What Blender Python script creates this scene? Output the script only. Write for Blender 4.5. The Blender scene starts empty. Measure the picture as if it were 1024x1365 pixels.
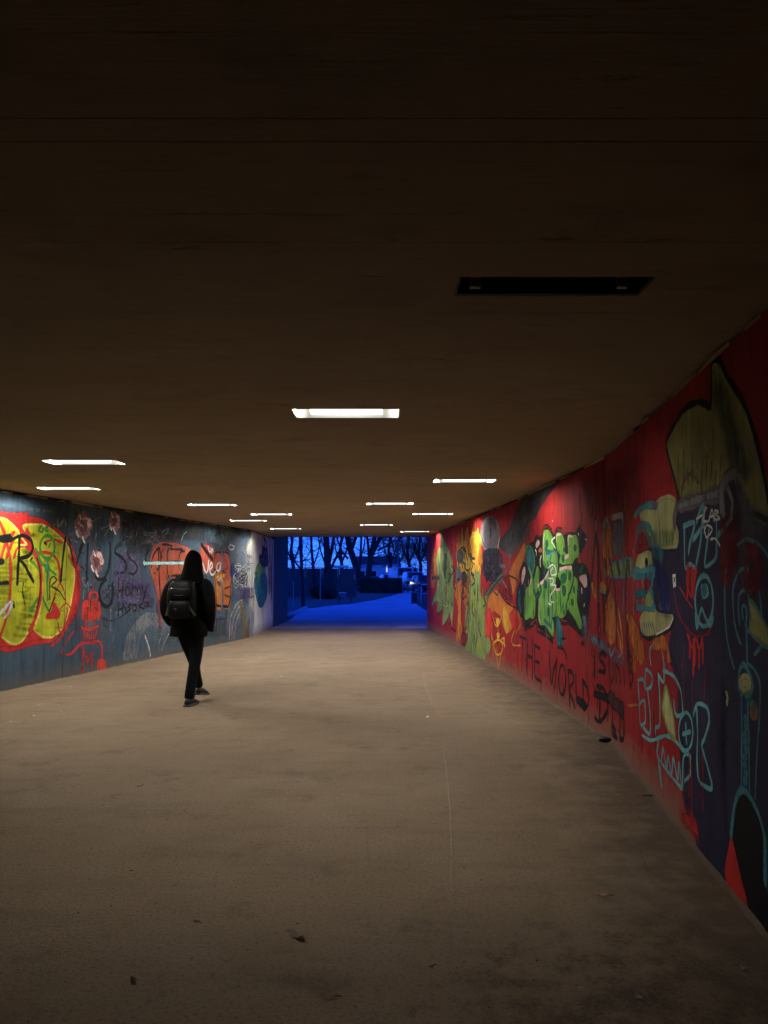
import bpy, bmesh, math, random
from mathutils import Vector, Matrix
from mathutils.geometry import tessellate_polygon
import numpy as np
random.seed(7)
R = math.radians
SC = bpy.context.scene
COL = SC.collection

# ------------------------------------------------------------------ camera
FPX = 1025.0; PITCH = math.atan(85 / FPX); CAMH = 1.49; H = 2.6075
cam = bpy.data.cameras.new('camera'); camo = bpy.data.objects.new('camera', cam); COL.objects.link(camo)
cam.sensor_fit = 'HORIZONTAL'; cam.sensor_width = 36; cam.lens = 36 * FPX / 1024
cam.clip_start = 0.05; cam.clip_end = 1500
camo.location = (0, 0, CAMH); camo.rotation_euler = (math.pi / 2 + PITCH, 0, 0)
SC.camera = camo
# ------------------------------------------------------------------ dusk sky (sun already down)
world = bpy.data.worlds.new('World'); SC.world = world; world.use_nodes = True
wn = world.node_tree; wn.nodes.clear()
sky = wn.nodes.new('ShaderNodeTexSky'); sky.sky_type = 'NISHITA'; sky.sun_disc = False
sky.sun_elevation = R(12.0); sky.sun_rotation = R(180); sky.air_density = 1.0; sky.dust_density = 0.3; sky.ozone_density = 2
tint = wn.nodes.new('ShaderNodeMix'); tint.data_type = 'RGBA'; tint.blend_type = 'MULTIPLY'
tint.inputs[0].default_value = 1; tint.inputs[7].default_value = (0.02, 0.105, 1.0, 1)   # tungsten-balanced exposure of a blue dusk
bg = wn.nodes.new('ShaderNodeBackground'); bg.inputs[1].default_value = 0.47
wo = wn.nodes.new('ShaderNodeOutputWorld')
wn.links.new(sky.outputs[0], tint.inputs[6]); wn.links.new(tint.outputs[2], bg.inputs[0]); wn.links.new(bg.outputs[0], wo.inputs[0])
LAMP_STRENGTH = 590.0
# ------------------------------------------------------------------ exposure and renderer
SC.view_settings.view_transform = 'Standard'; SC.view_settings.look = 'None'
SC.view_settings.exposure = 0.0; SC.view_settings.gamma = 1; SC.view_settings.use_curve_mapping = False
cy = SC.cycles
cy.use_denoising = True
try: cy.denoiser = 'OPENIMAGEDENOISE'
except Exception: pass
cy.max_bounces = 8; cy.diffuse_bounces = 2; cy.glossy_bounces = 3; cy.transparent_max_bounces = 48
cy.sample_clamp_indirect = 6; cy.use_adaptive_sampling = True; cy.adaptive_threshold = 0.02

# ------------------------------------------------------------------ pixel helpers (photo pixels -> directions)
_c, _s = math.cos(PITCH), math.sin(PITCH)
def ray(px, py):
    u = (px - 512) / FPX; v = (682.5 - py) / FPX
    return (u, _c - v * _s, _s + v * _c)
def on_z(px, py, z=0.0):
    d = ray(px, py); t = (z - CAMH) / d[2]; return Vector((d[0] * t, d[1] * t, z))
def on_y(px, py, y):
    d = ray(px, py); t = y / d[1]; return Vector((d[0] * t, y, CAMH + d[2] * t))

# ------------------------------------------------------------------ materials
def srgb(r, g, b):
    f = lambda c: (c / 255 / 12.92) if c / 255 <= 0.04045 else ((c / 255 + 0.055) / 1.055) ** 2.4
    return (f(r), f(g), f(b))
class NT:
    def __init__(s, name):
        s.m = bpy.data.materials.new(name); s.m.use_nodes = True; s.t = s.m.node_tree; s.t.nodes.clear()
        s.out = s.n('ShaderNodeOutputMaterial')
    def n(s, t, **k):
        nd = s.t.nodes.new(t)
        for a, b in k.items(): setattr(nd, a, b)
        return nd
    def l(s, a, b): s.t.links.new(a, b)
    def pos(s, scale=(1, 1, 1)):
        g = s.n('ShaderNodeNewGeometry'); mp = s.n('ShaderNodeMapping'); mp.inputs[3].default_value = scale
        s.l(g.outputs[0], mp.inputs[0]); return mp.outputs[0]
    def noise(s, vec, scale, detail=4, rough=0.55):
        nd = s.n('ShaderNodeTexNoise'); nd.inputs['Scale'].default_value = scale
        nd.inputs['Detail'].default_value = detail; nd.inputs['Roughness'].default_value = rough
        s.l(vec, nd.inputs['Vector']); return nd.outputs[0]
    def ramp(s, fac, stops):
        nd = s.n('ShaderNodeValToRGB'); cr = nd.color_ramp
        while len(cr.elements) < len(stops): cr.elements.new(0.5)
        for e, (p, c) in zip(cr.elements, stops):
            e.position = p; e.color = (c, c, c, 1) if isinstance(c, (int, float)) else (*c, 1)
        s.l(fac, nd.inputs[0]); return nd.outputs[0]
    def mix(s, fac, a, b, mode='MIX'):
        nd = s.n('ShaderNodeMix', data_type='RGBA', blend_type=mode)
        for v, i in ((fac, 0), (a, 6), (b, 7)):
            if hasattr(v, 'is_linked'): s.l(v, nd.inputs[i])
            elif i == 0: nd.inputs[0].default_value = v
            else: nd.inputs[i].default_value = (*v, 1) if len(v) == 3 else v
        return nd.outputs[2]
    def math(s, op, a, b=0.0, clamp=False):
        nd = s.n('ShaderNodeMath', operation=op, use_clamp=clamp)
        for v, i in ((a, 0), (b, 1)):
            if hasattr(v, 'is_linked'): s.l(v, nd.inputs[i])
            else: nd.inputs[i].default_value = v
        return nd.outputs[0]
    def bsdf(s, col, rough=0.7, bump=None, bstr=0.3, bdist=0.01, spec=0.4, metal=0.0):
        p = s.n('ShaderNodeBsdfPrincipled')
        if hasattr(col, 'is_linked'): s.l(col, p.inputs['Base Color'])
        else: p.inputs['Base Color'].default_value = (*col, 1)
        if hasattr(rough, 'is_linked'): s.l(rough, p.inputs['Roughness'])
        else: p.inputs['Roughness'].default_value = rough
        p.inputs['Specular IOR Level'].default_value = spec; p.inputs['Metallic'].default_value = metal
        if bump is not None:
            b = s.n('ShaderNodeBump'); b.inputs['Strength'].default_value = bstr; b.inputs['Distance'].default_value = bdist
            s.l(bump, b.inputs['Height']); s.l(b.outputs[0], p.inputs['Normal'])
        return p
    def done(s, p): s.l(p.outputs[0], s.out.inputs[0]); return s.m

def simple(name, col, rough=0.7, var=0.25, scale=8, metal=0.0, spec=0.4, bstr=0.15):
    t = NT(name); v = t.pos(); n = t.noise(v, scale)
    c = t.mix(n, tuple(x * (1 - var) for x in col), tuple(min(1, x * (1 + var)) for x in col))
    return t.done(t.bsdf(c, rough, n, bstr, 0.005, spec, metal))

def mat_floor():
    t = NT('dusty_concrete_floor'); v = t.pos()
    big = t.noise(v, 0.7, 5); mid = t.noise(v, 3.2, 6, 0.65); fine = t.noise(v, 55, 4, 0.7); grit = t.noise(v, 170, 3, 0.7)
    c = t.mix(t.ramp(big, [(0.3, 0), (0.7, 1)]), (0.235, 0.168, 0.105), (0.31, 0.228, 0.146))
    sep = t.n('ShaderNodeSeparateXYZ'); g = t.n('ShaderNodeNewGeometry'); t.l(g.outputs[0], sep.inputs[0])
    st = t.noise(t.pos((1, 1.5, 1)), 1.5, 8, 0.72)
    c = t.mix(t.math('MULTIPLY', t.ramp(st, [(0.54, 0), (0.7, 1)]), 0.38), c, (0.1, 0.074, 0.055))
    sw = t.noise(t.pos((1.4, 0.28, 1)), 2.0, 5, 0.6)
    c = t.mix(t.math('MULTIPLY', t.ramp(sw, [(0.45, 0), (0.8, 1)]), 0.35), c, (0.32, 0.25, 0.185))
    sx = t.noise(t.pos((0.35, 2.2, 1)), 2.4, 5, 0.62)
    c = t.mix(t.math('MULTIPLY', t.ramp(sx, [(0.52, 0), (0.72, 1)]), 0.28), c, (0.12, 0.088, 0.062))
    # damp, gritty patch of dirt in the corner by the mural
    dx = t.math('MULTIPLY', t.math('SUBTRACT', sep.outputs[0], 0.9), 0.75); dy = t.math('MULTIPLY', t.math('SUBTRACT', sep.outputs[1], 2.5), 0.6)
    dd = t.math('ADD', t.math('MULTIPLY', dx, dx), t.math('MULTIPLY', dy, dy))
    pm = t.math('SUBTRACT', t.math('ADD', t.math('MULTIPLY', t.noise(v, 6.5, 7, 0.75), 2.0), t.math('MULTIPLY', fine, 1.5)), t.math('MULTIPLY', dd, 0.8))
    c = t.mix(t.math('MULTIPLY', t.ramp(t.math('MULTIPLY', pm, 0.5), [(0.76, 0), (0.96, 1)]), 0.7), c, (0.06, 0.044, 0.033))
    # dirt swept against the mural wall, wider where it is damp
    wx = t.math('SUBTRACT', t.math('MINIMUM', t.math('ADD', t.math('MULTIPLY', sep.outputs[1], 0.119), 1.2), t.math('SUBTRACT', 2.62, t.math('MULTIPLY', sep.outputs[1], 0.064))), sep.outputs[0])
    wn_ = t.noise(v, 4.2, 6, 0.72)
    c = t.mix(t.math('MULTIPLY', t.ramp(t.math('SUBTRACT', t.math('ADD', t.math('MULTIPLY', wn_, 1.3), t.math('MULTIPLY', fine, 0.35)), t.math('MULTIPLY', wx, 0.85)), [(0.2, 0), (0.75, 1)]), 0.78), c, (0.07, 0.05, 0.036))
    # mottled dark stains, gum and damp
    mt_ = t.noise(v, 2.3, 8, 0.74)
    c = t.mix(t.math('MULTIPLY', t.ramp(mt_, [(0.56, 0), (0.66, 1)]), 0.42), c, (0.095, 0.068, 0.048))
    sp_ = t.noise(v, 21, 2, 0.5)
    c = t.mix(t.math('MULTIPLY', t.ramp(sp_, [(0.7, 0), (0.74, 1)]), 0.5), c, (0.08, 0.06, 0.045))
    c = t.mix(t.math('MULTIPLY', t.ramp(fine, [(0.34, 1), (0.52, 0)]), 0.55), c, (0.10, 0.075, 0.053))
    c = t.mix(t.math('MULTIPLY', t.ramp(grit, [(0.58, 0), (0.7, 1)]), 0.4), c, (0.4, 0.33, 0.26))
    hb = t.math('ADD', t.math('MULTIPLY', grit, 0.5), t.math('ADD', fine, t.math('MULTIPLY', mid, 1.2)))
    rr = t.ramp(mid, [(0.3, 0.6), (0.7, 0.85)])
    return t.done(t.bsdf(c, rr, hb, 0.7, 0.008, 0.1))
def mat_ceiling():
    t = NT('board_marked_concrete'); g = t.n('ShaderNodeNewGeometry'); sep = t.n('ShaderNodeSeparateXYZ'); t.l(g.outputs[0], sep.inputs[0])
    row = t.math('FLOOR', t.math('MULTIPLY', sep.outputs[1], 10.0))
    wnz = t.n('ShaderNodeTexWhiteNoise', noise_dimensions='1D'); t.l(row, wnz.inputs['W'])
    grain = t.noise(t.pos((1.2, 28, 4)), 4.0, 6, 0.65); big = t.noise(t.pos(), 0.9, 4); fine = t.noise(t.pos((1, 3, 1)), 30, 4, 0.7)
    c = t.mix(big, (0.34, 0.258, 0.168), (0.43, 0.335, 0.225))
    c = t.mix(t.math('MULTIPLY', wnz.outputs[0], 0.12), c, (0.27, 0.205, 0.13))
    c = t.mix(t.math('MULTIPLY', t.ramp(grain, [(0.3, 1), (0.55, 0)]), 0.45), c, (0.25, 0.19, 0.125))
    pit = t.noise(t.pos((0.7, 4, 1)), 4.0, 6, 0.72); blot = t.noise(t.pos((1, 1.6, 1)), 1.7, 6, 0.7)
    c = t.mix(t.math('MULTIPLY', t.ramp(blot, [(0.52, 0), (0.7, 1)]), 0.4), c, (0.16, 0.118, 0.075))
    c = t.mix(t.math('MULTIPLY', t.ramp(pit, [(0.63, 0), (0.7, 1)]), 0.6), c, (0.035, 0.026, 0.018))
    c = t.mix(t.math('MULTIPLY', t.ramp(fine, [(0.6, 0), (0.75, 1)]), 0.25), c, (0.3, 0.24, 0.17))
    return t.done(t.bsdf(c, 0.85, t.math('ADD', grain, t.math('MULTIPLY', fine, 0.4)), 0.5, 0.006, 0.25))
def mat_wall(name, a, b, streak, dust=(0.2, 0.15, 0.105)):
    t = NT(name); g = t.n('ShaderNodeNewGeometry'); sep = t.n('ShaderNodeSeparateXYZ'); t.l(g.outputs[0], sep.inputs[0])
    big = t.noise(t.pos(), 1.1, 5, 0.6); vs = t.noise(t.pos((7, 7, 0.5)), 2.2, 5, 0.6); fine = t.noise(t.pos(), 45, 4, 0.65)
    c = t.mix(t.ramp(big, [(0.3, 0), (0.7, 1)]), a, b)
    c = t.mix(t.math('MULTIPLY', t.ramp(vs, [(0.44, 0), (0.7, 1)]), 0.75), c, streak)
    gr = t.noise(t.pos((1, 1, .6)), 5.5, 6, 0.72)
    c = t.mix(t.math('MULTIPLY', t.ramp(gr, [(0.52, 0), (0.7, 1)]), 0.5), c, tuple(x * .5 + .012 for x in streak))
    sc = t.noise(t.pos((3, 3, 1)), 9.0, 6, 0.75)
    c = t.mix(t.math('MULTIPLY', t.ramp(sc, [(0.7, 0), (0.75, 1)]), 0.5), c, (0.3, 0.28, 0.26))
    z = t.math('ADD', sep.outputs[2], t.math('MULTIPLY', t.math('SUBTRACT', t.noise(t.pos((2, 2, 4)), 3.5, 5), 0.5), 0.35))
    c = t.mix(t.math('MULTIPLY', t.ramp(z, [(0.02, 1), (0.26, 0)]), 0.75), c, dust)
    return t.done(t.bsdf(c, 0.7, t.math('ADD', fine, t.math('MULTIPLY', sc, 0.7)), 0.25, 0.004, 0.12))

M = {}
M['floor'] = mat_floor(); M['ceiling'] = mat_ceiling()
M['red_wall'] = mat_wall('weathered_red_paint', (0.25, 0.012, 0.013), (0.36, 0.019, 0.018), (0.15, 0.009, 0.01))
M['slate_wall'] = mat_wall('weathered_slate_paint', (0.036, 0.062, 0.09), (0.06, 0.102, 0.142), (0.026, 0.034, 0.043), (0.1, 0.092, 0.076))
M['cream_wall'] = mat_wall('weathered_cream_paint', (0.56, 0.55, 0.47), (0.68, 0.66, 0.57), (0.32, 0.28, 0.23))
M['dark_wall'] = mat_wall('dark_stained_concrete', (0.035, 0.036, 0.045), (0.06, 0.058, 0.065), (0.02, 0.02, 0.025), (0.06, 0.05, 0.045))
M['void'] = simple('dark_joint_mortar', (0.025, 0.022, 0.02), 0.95)
M['steel_dark'] = simple('blackened_steel', (0.012, 0.012, 0.012), 0.6, 0.4, 20)
M['lamp_metal'] = simple('lamp_housing_enamel', (0.5, 0.49, 0.46), 0.5)
M['bracket'] = simple('rusted_bracket', (0.5, 0.42, 0.3), 0.7)
M['black_cloth'] = simple('black_nylon', (0.003, 0.003, 0.0035), 0.8, 0.35, 30, spec=0.12)
M['hood_cloth'] = simple('black_hood_fabric', (0.0035, 0.003, 0.003), 0.9, 0.3, 60, spec=0.06)
M['pack_cloth'] = simple('black_pack_nylon', (0.003, 0.003, 0.0033), 0.5, 0.35, 40, spec=0.16)
M['zip'] = simple('grey_zip_tape', (0.09, 0.09, 0.09), 0.35, 0.2, 50)
M['strap_grey'] = simple('grey_webbing', (0.13, 0.14, 0.14), 0.6, 0.3, 80)
M['denim'] = simple('black_denim', (0.008, 0.0085, 0.011), 0.85, 0.4, 60, spec=0.1)
M['shoe'] = simple('black_shoe_leather', (0.008, 0.008, 0.008), 0.55)
M['sole'] = simple('pale_rubber_sole', (0.09, 0.082, 0.07), 0.7)
M['skin'] = simple('skin', (0.45, 0.27, 0.2), 0.55, 0.08)
M['hair'] = simple('dark_hair', (0.02, 0.014, 0.01), 0.6)
M['leaf'] = simple('dry_brown_leaf', (0.27, 0.17, 0.1), 0.8, 0.35, 40)
M['leaf_dark'] = simple('rotted_leaf', (0.07, 0.045, 0.03), 0.85, 0.4, 40)
M['leaf_pale'] = simple('pale_dry_leaf', (0.36, 0.25, 0.18), 0.8, 0.3, 40)
for _k in ('leaf', 'leaf_dark', 'leaf_pale'):
    _t = M[_k].node_tree; _p = next(n for n in _t.nodes if n.type == 'BSDF_PRINCIPLED'); _o = next(n for n in _t.nodes if n.type == 'OUTPUT_MATERIAL')
    _tr = _t.nodes.new('ShaderNodeBsdfTranslucent'); _t.links.new(_p.inputs['Base Color'].links[0].from_socket, _tr.inputs[0]); _m = _t.nodes.new('ShaderNodeMixShader'); _m.inputs[0].default_value = .45
    _t.links.new(_p.outputs[0], _m.inputs[1]); _t.links.new(_tr.outputs[0], _m.inputs[2]); _t.links.new(_m.outputs[0], _o.inputs[0])
M['twig'] = simple('dead_twig', (0.06, 0.042, 0.03), 0.9)
M['paper'] = simple('scrap_paper', (0.75, 0.73, 0.68), 0.8, 0.1)
M['rubbish'] = simple('crushed_black_plastic', (0.008, 0.008, 0.008), 0.35)
def mat_ground(name, a, b, sc=3.0):
    t = NT(name); v = t.pos(); n = t.noise(v, sc, 6, 0.65); f = t.noise(v, sc * 16, 4, 0.7)
    c = t.mix(t.ramp(n, [(0.3, 0), (0.7, 1)]), a, b); c = t.mix(t.math('MULTIPLY', f, 0.4), c, a)
    return t.done(t.bsdf(c, 0.9, t.math('ADD', n, f), 0.4, 0.02, 0.3))
M['asphalt'] = mat_ground('pale_paving', (0.36, 0.38, 0.36), (0.66, 0.68, 0.66), 0.35)
M['lawn'] = mat_ground('winter_lawn', (0.07, 0.095, 0.06), (0.11, 0.14, 0.08), 1.2)
M['earth'] = mat_ground('bare_ground', (0.03, 0.03, 0.022), (0.05, 0.048, 0.035), 0.8)
M['kerb'] = simple('concrete_kerb', (0.4, 0.4, 0.39), 0.85)
M['bark'] = simple('tree_bark', (0.035, 0.028, 0.022), 0.95, 0.4, 12, bstr=0.6)
M['fence'] = simple('dark_timber', (0.07, 0.064, 0.056), 0.9, 0.4, 5)
M['post_pale'] = simple('galvanised_post', (0.2, 0.2, 0.2), 0.5)
M['hedge'] = simple('hedge_leaf', (0.02, 0.032, 0.014), 0.7, 0.5, 6)
M['white_metal'] = simple('white_enamel', (0.7, 0.7, 0.7), 0.4, 0.1)
M['bin'] = simple('dark_green_bin_plastic', (0.02, 0.025, 0.025), 0.5)
M['car_silver'] = simple('silver_car_paint', (0.45, 0.46, 0.48), 0.3, 0.05, spec=0.6)
M['car_white'] = simple('white_car_paint', (0.7, 0.7, 0.7), 0.3, 0.05, spec=0.6)
M['car_dark'] = simple('dark_car_paint', (0.04, 0.04, 0.045), 0.25, 0.1, spec=0.6)
M['glass'] = simple('car_glass', (0.01, 0.011, 0.013), 0.08, 0.1, spec=0.8)
M['tyre'] = simple('tyre_rubber', (0.012, 0.012, 0.012), 0.85)
M['rim'] = simple('alloy_rim', (0.35, 0.35, 0.36), 0.35)
M['lamp_lens'] = simple('clear_lamp_lens', (0.6, 0.6, 0.6), 0.15)
M['red_lens'] = simple('red_lamp_lens', (0.4, 0.02, 0.02), 0.2)
M['render_wall'] = simple('pale_house_render', (0.4, 0.4, 0.4), 0.9)
M['roof'] = simple('dark_roof_tile', (0.07, 0.06, 0.055), 0.85)
def emit(name, col, strength):
    t = NT(name); v = t.pos(); n = t.noise(v, 30, 2)
    e = t.n('ShaderNodeEmission'); e.inputs[1].default_value = strength
    t.l(t.mix(n, tuple(x * 0.96 for x in col), col), e.inputs[0]); return t.done(e)
M['diffuser'] = emit('glowing_lamp_diffuser', (1.0, 0.96, 0.9), LAMP_STRENGTH)
M['glow_baffle'] = emit('added_glow_baffle', (1.0, 0.96, 0.9), 3.5)
M['added_emitter'] = emit('added_lamp_emitter', (1.0, 0.97, 0.92), 1600.0)
M['added_emitter_dim'] = emit('added_lamp_emitter_dim', (1.0, 0.95, 0.88), 180.0)  # dimmer copy of the added emitter, keeps the near wall darker
M['headlamp_on'] = emit('lit_headlamp', (0.9, 0.93, 1.0), 3.0)
M['window_lit'] = emit('lit_window', (0.75, 0.85, 1.0), 0.9)

# ------------------------------------------------------------------ object helpers
def link(name, me, mat=None, parent=None):
    o = bpy.data.objects.new(name, me); COL.objects.link(o)
    if mat is not None and me is not None and len(me.materials) == 0: me.materials.append(mat)
    if parent is not None: o.parent = parent
    return o
def empty(name, loc=(0, 0, 0), rz=0.0):
    o = bpy.data.objects.new(name, None); COL.objects.link(o); o.location = loc; o.rotation_euler = (0, 0, rz); o.empty_display_size = 0.1
    return o
def tag(o, label=None, cat=None, group=None, kind=None):
    if label: o['label'] = label
    if cat: o['category'] = cat
    if group: o['group'] = group
    if kind: o['kind'] = kind
    return o
def mesh(bm, name, smooth=False):
    bmesh.ops.recalc_face_normals(bm, faces=bm.faces)
    me = bpy.data.meshes.new(name); bm.to_mesh(me); bm.free()
    if smooth:
        for p in me.polygons: p.use_smooth = True
    return me
def add_box(bm, x0, x1, y0, y1, z0, z1, bev=0.0):
    vs = [bm.verts.new(p) for p in ((x0,y0,z0),(x1,y0,z0),(x1,y1,z0),(x0,y1,z0),(x0,y0,z1),(x1,y0,z1),(x1,y1,z1),(x0,y1,z1))]
    fs = [bm.faces.new([vs[i] for i in q]) for q in ((3,2,1,0),(4,5,6,7),(0,1,5,4),(1,2,6,5),(2,3,7,6),(3,0,4,7))]
    if bev > 0:
        es = list({e for f in fs for e in f.edges})
        bmesh.ops.bevel(bm, geom=es, offset=bev, segments=2, affect='EDGES', profile=0.6)
def box(name, x0, x1, y0, y1, z0, z1, mat, parent=None, bev=0.0):
    bm = bmesh.new(); add_box(bm, x0, x1, y0, y1, z0, z1, bev); return link(name, mesh(bm, name), mat, parent)
def add_prism(bm, pts, z0, z1):
    lo = [bm.verts.new((p[0], p[1], z0)) for p in pts]; hi = [bm.verts.new((p[0], p[1], z1)) for p in pts]
    n = len(pts); bm.faces.new(lo[::-1]); bm.faces.new(hi)
    for i in range(n): bm.faces.new((lo[i], lo[(i+1) % n], hi[(i+1) % n], hi[i]))
def add_tube(bm, pts, radii, seg=7, caps=True):
    rings = []; pts = [Vector(p) for p in pts]; a = None
    for i, p in enumerate(pts):
        t = (pts[min(i+1, len(pts)-1)] - pts[max(i-1, 0)])
        if t.length < 1e-9: t = Vector((0, 0, 1))
        t.normalize()
        if a is None: a = t.orthogonal().normalized()
        else:
            a = a - t * a.dot(t)
            a = a.normalized() if a.length > 1e-6 else t.orthogonal().normalized()
        b = t.cross(a); r = radii[i] if hasattr(radii, '__len__') else radii
        rings.append([bm.verts.new(p + (a * math.cos(2*math.pi*k/seg) + b * math.sin(2*math.pi*k/seg)) * r) for k in range(seg)])
    for r0, r1 in zip(rings, rings[1:]):
        for k in range(seg): bm.faces.new((r0[k], r0[(k+1) % seg], r1[(k+1) % seg], r1[k]))
    if caps and len(rings) > 1: bm.faces.new(rings[0][::-1]); bm.faces.new(rings[-1])
def add_loft(bm, rings, caps=True):
    rv = [[bm.verts.new(p) for p in r] for r in rings]; n = len(rv[0])
    for r0, r1 in zip(rv, rv[1:]):
        for k in range(n): bm.faces.new((r0[k], r0[(k+1) % n], r1[(k+1) % n], r1[k]))
    if caps: bm.faces.new(rv[0][::-1]); bm.faces.new(rv[-1])
def ell(cx, cy, z, rx, ry, n=20, pw=2.0, tilt=0.0):
    o = []
    for k in range(n):
        a = 2*math.pi*k/n; c, s = math.cos(a), math.sin(a)
        x = math.copysign(abs(c) ** (2/pw), c) * rx; y = math.copysign(abs(s) ** (2/pw), s) * ry
        o.append((cx + x, cy + y, z + tilt * y))
    return o

# ------------------------------------------------------------------ tunnel geometry (plan polylines of the two walls)
RW = [(-1.79, -25.0), (1.55, 2.95), (2.04, 7.05), (1.905, 11.1), (1.655, 15.1), (1.41, 19.0), (1.22, 22.0)]
LW = [(-11.63, -25.0), (-6.2, 3.3), (-5.43, 7.3), (-4.66, 11.3), (-3.97, 14.9), (-3.23, 18.7), (-3.28, 22.9)]
class Wall:
    def __init__(s, pts, sign):
        s.p = [Vector((x, y, 0)) for x, y in pts]; s.sign = sign       # sign: +1 when the tunnel lies on the -x side
        s.cum = [0.0]
        for a, b in zip(s.p, s.p[1:]): s.cum.append(s.cum[-1] + (b - a).length)
    def dirn(s, i): return (s.p[i+1] - s.p[i]).normalized()
    def normal(s, i):
        d = s.dirn(i); return Vector((-d.y, d.x, 0)) * s.sign          # points into the tunnel
    def at(s, ss, z, off):
        i = 0
        while i < len(s.p) - 2 and ss > s.cum[i+1]: i += 1
        # blend normals close to a corner so that layers stay parallel
        n = s.normal(i)
        q = s.p[i] + s.dirn(i) * (ss - s.cum[i]) + n * off
        return Vector((q.x, q.y, z))
    def hit(s, px, py):
        d = ray(px, py); best = None
        for i in range(len(s.p) - 1):
            a, e = s.p[i], s.dirn(i); L = s.cum[i+1] - s.cum[i]
            den = d[0] * e.y - d[1] * e.x
            if abs(den) < 1e-9: continue
            t = (a.x * e.y - a.y * e.x) / den
            if t <= 0: continue
            k = (d[0]*t - a.x) * e.x + (d[1]*t - a.y) * e.y
            ex = max(0, -k, k - L)
            if best is None or ex < best[0] - 1e-9: best = (ex, s.cum[i] + k, CAMH + d[2]*t)
        return best[1], best[2]
WR, WL = Wall(RW, 1.0), Wall(LW, -1.0)

def build_wall(W, name, label, mats, thick=0.35, top=2.565):
    root = empty(name, W.p[0]); tag(root, label, 'wall')
    inv = Matrix.Translation(-W.p[0])
    for i in range(len(W.p) - 1):
        n = W.normal(i); d = W.dirn(i); a = W.p[i] + d * 0.006; b = W.p[i+1] - d * 0.006
        bm = bmesh.new()
        add_prism(bm, [a, b, b - n * thick, a - n * thick], -0.05, top)
        es = [e for e in bm.edges if abs(e.verts[0].co.x - e.verts[1].co.x) + abs(e.verts[0].co.y - e.verts[1].co.y) < 1e-6]
        bmesh.ops.bevel(bm, geom=es, offset=0.006, segments=1, affect='EDGES')
        bm.transform(inv)
        link('wall_panel', mesh(bm, 'wall_panel'), M[mats[i]], root)
    # dark mortar behind the joints and in the bearing gap under the ceiling
    for nm, dz0, dz1, back in (('joint_filler', -0.05, top - 0.002, 0.03), ('bearing_strip', top, H + 0.05, 0.05)):
        bm = bmesh.new()
        for i in range(len(W.p) - 1):
            n = W.normal(i); a, b = W.p[i], W.p[i+1]; d = W.dirn(i)
            if nm == 'joint_filler':
                if i == 0: continue
                add_prism(bm, [a - n*back - d*0.012, a - n*back + d*0.012, a - n*(back+0.2) + d*0.012, a - n*(back+0.2) - d*0.012], dz0, dz1)
            else: add_prism(bm, [a - n*back, b - n*back, b - n*thick, a - n*thick], dz0, dz1)
        bm.transform(inv)
        link(nm, mesh(bm, nm), M['void'], root)
    # ragged lumps of mortar left along the bearing gap
    bm = bmesh.new(); rnd = random.Random(3)
    for k in range(60):
        ss = rnd.uniform(W.cum[1], W.cum[-1] - 0.5); L = rnd.uniform(0.05, 0.4); z0 = top + 0.001; z1 = top + rnd.uniform(0.012, 0.034)
        i = max(j for j in range(len(W.cum) - 1) if W.cum[j] <= ss)
        if ss + L > W.cum[i+1] - 0.02: continue
        n = W.normal(i); dep = rnd.uniform(-0.012, 0.006)
        a = W.at(ss, 0, dep); b = W.at(ss + L, 0, dep); m = W.at(ss + L * rnd.uniform(0.3, 0.7), 0, dep + 0.008)
        add_prism(bm, [a, m, b, b - n * 0.06, a - n * 0.06], z0, z1)
    bm.transform(inv)
    o = link('mortar_crumbs', mesh(bm, 'mortar_crumbs'), M['ceiling'], root); o['kind'] = 'stuff'
    return root
wall_r = build_wall(WR, 'mural_wall', 'long curved red wall of concrete panels covered in murals and tags', ['red_wall'] * 6)
wall_l = build_wall(WL, 'graffiti_wall', 'slate blue and cream panelled concrete wall covered in graffiti', ['slate_wall'] * 5 + ['cream_wall'])
# wing wall that carries on outside the exit
bm = bmesh.new(); add_prism(bm, [(-3.28, 22.915), (-3.24, 26.0), (-3.6, 26.0), (-3.63, 22.915)], -0.05, 3.4)
wing = link('wing_wall', mesh(bm, 'wing_wall'), M['dark_wall']); tag(wing, 'dark stained concrete wing wall just outside the tunnel exit', 'wall')

# floor, ceiling
def sheet(name, pts, z, mat, parent=None):
    bm = bmesh.new(); vs = [bm.verts.new((p[0], p[1], z)) for p in pts]; bm.faces.new(vs)
    bmesh.ops.triangulate(bm, faces=bm.faces); me = mesh(bm, name)
    me.flip_normals() if me.polygons[0].normal.z < 0 else None
    return link(name, me, mat, parent)
floor = sheet('floor', [(-12.2, -25), (-1.2, -25), (2.3, 3), (2.4, 7), (2.3, 11), (1.6, 22.05), (-3.5, 22.05), (-3.4, 18.7), (-5, 11.3), (-7, 3)], 0.0, M['floor']); floor['kind'] = 'structure'
ground = sheet('ground', [(-400, -300), (400, -300), (400, 600), (-400, 600)], -0.03, M['earth']); ground['kind'] = 'structure'
bm = bmesh.new(); vs_ = [bm.verts.new(p) for p in ((-40,-34,-.05),(30,-34,-.05),(30,-44,9),(-40,-44,9),(-40,-60,9),(30,-60,9))]; bm.faces.new(vs_[:4]); bm.faces.new((vs_[3],vs_[2],vs_[5],vs_[4]))
sky_blocker = link('rear_sky_blocker', mesh(bm, 'rear_sky_blocker'), M['earth']); sky_blocker['kind'] = 'structure'  # added unseen slope behind the camera, blocks sky light from the rear end
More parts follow.
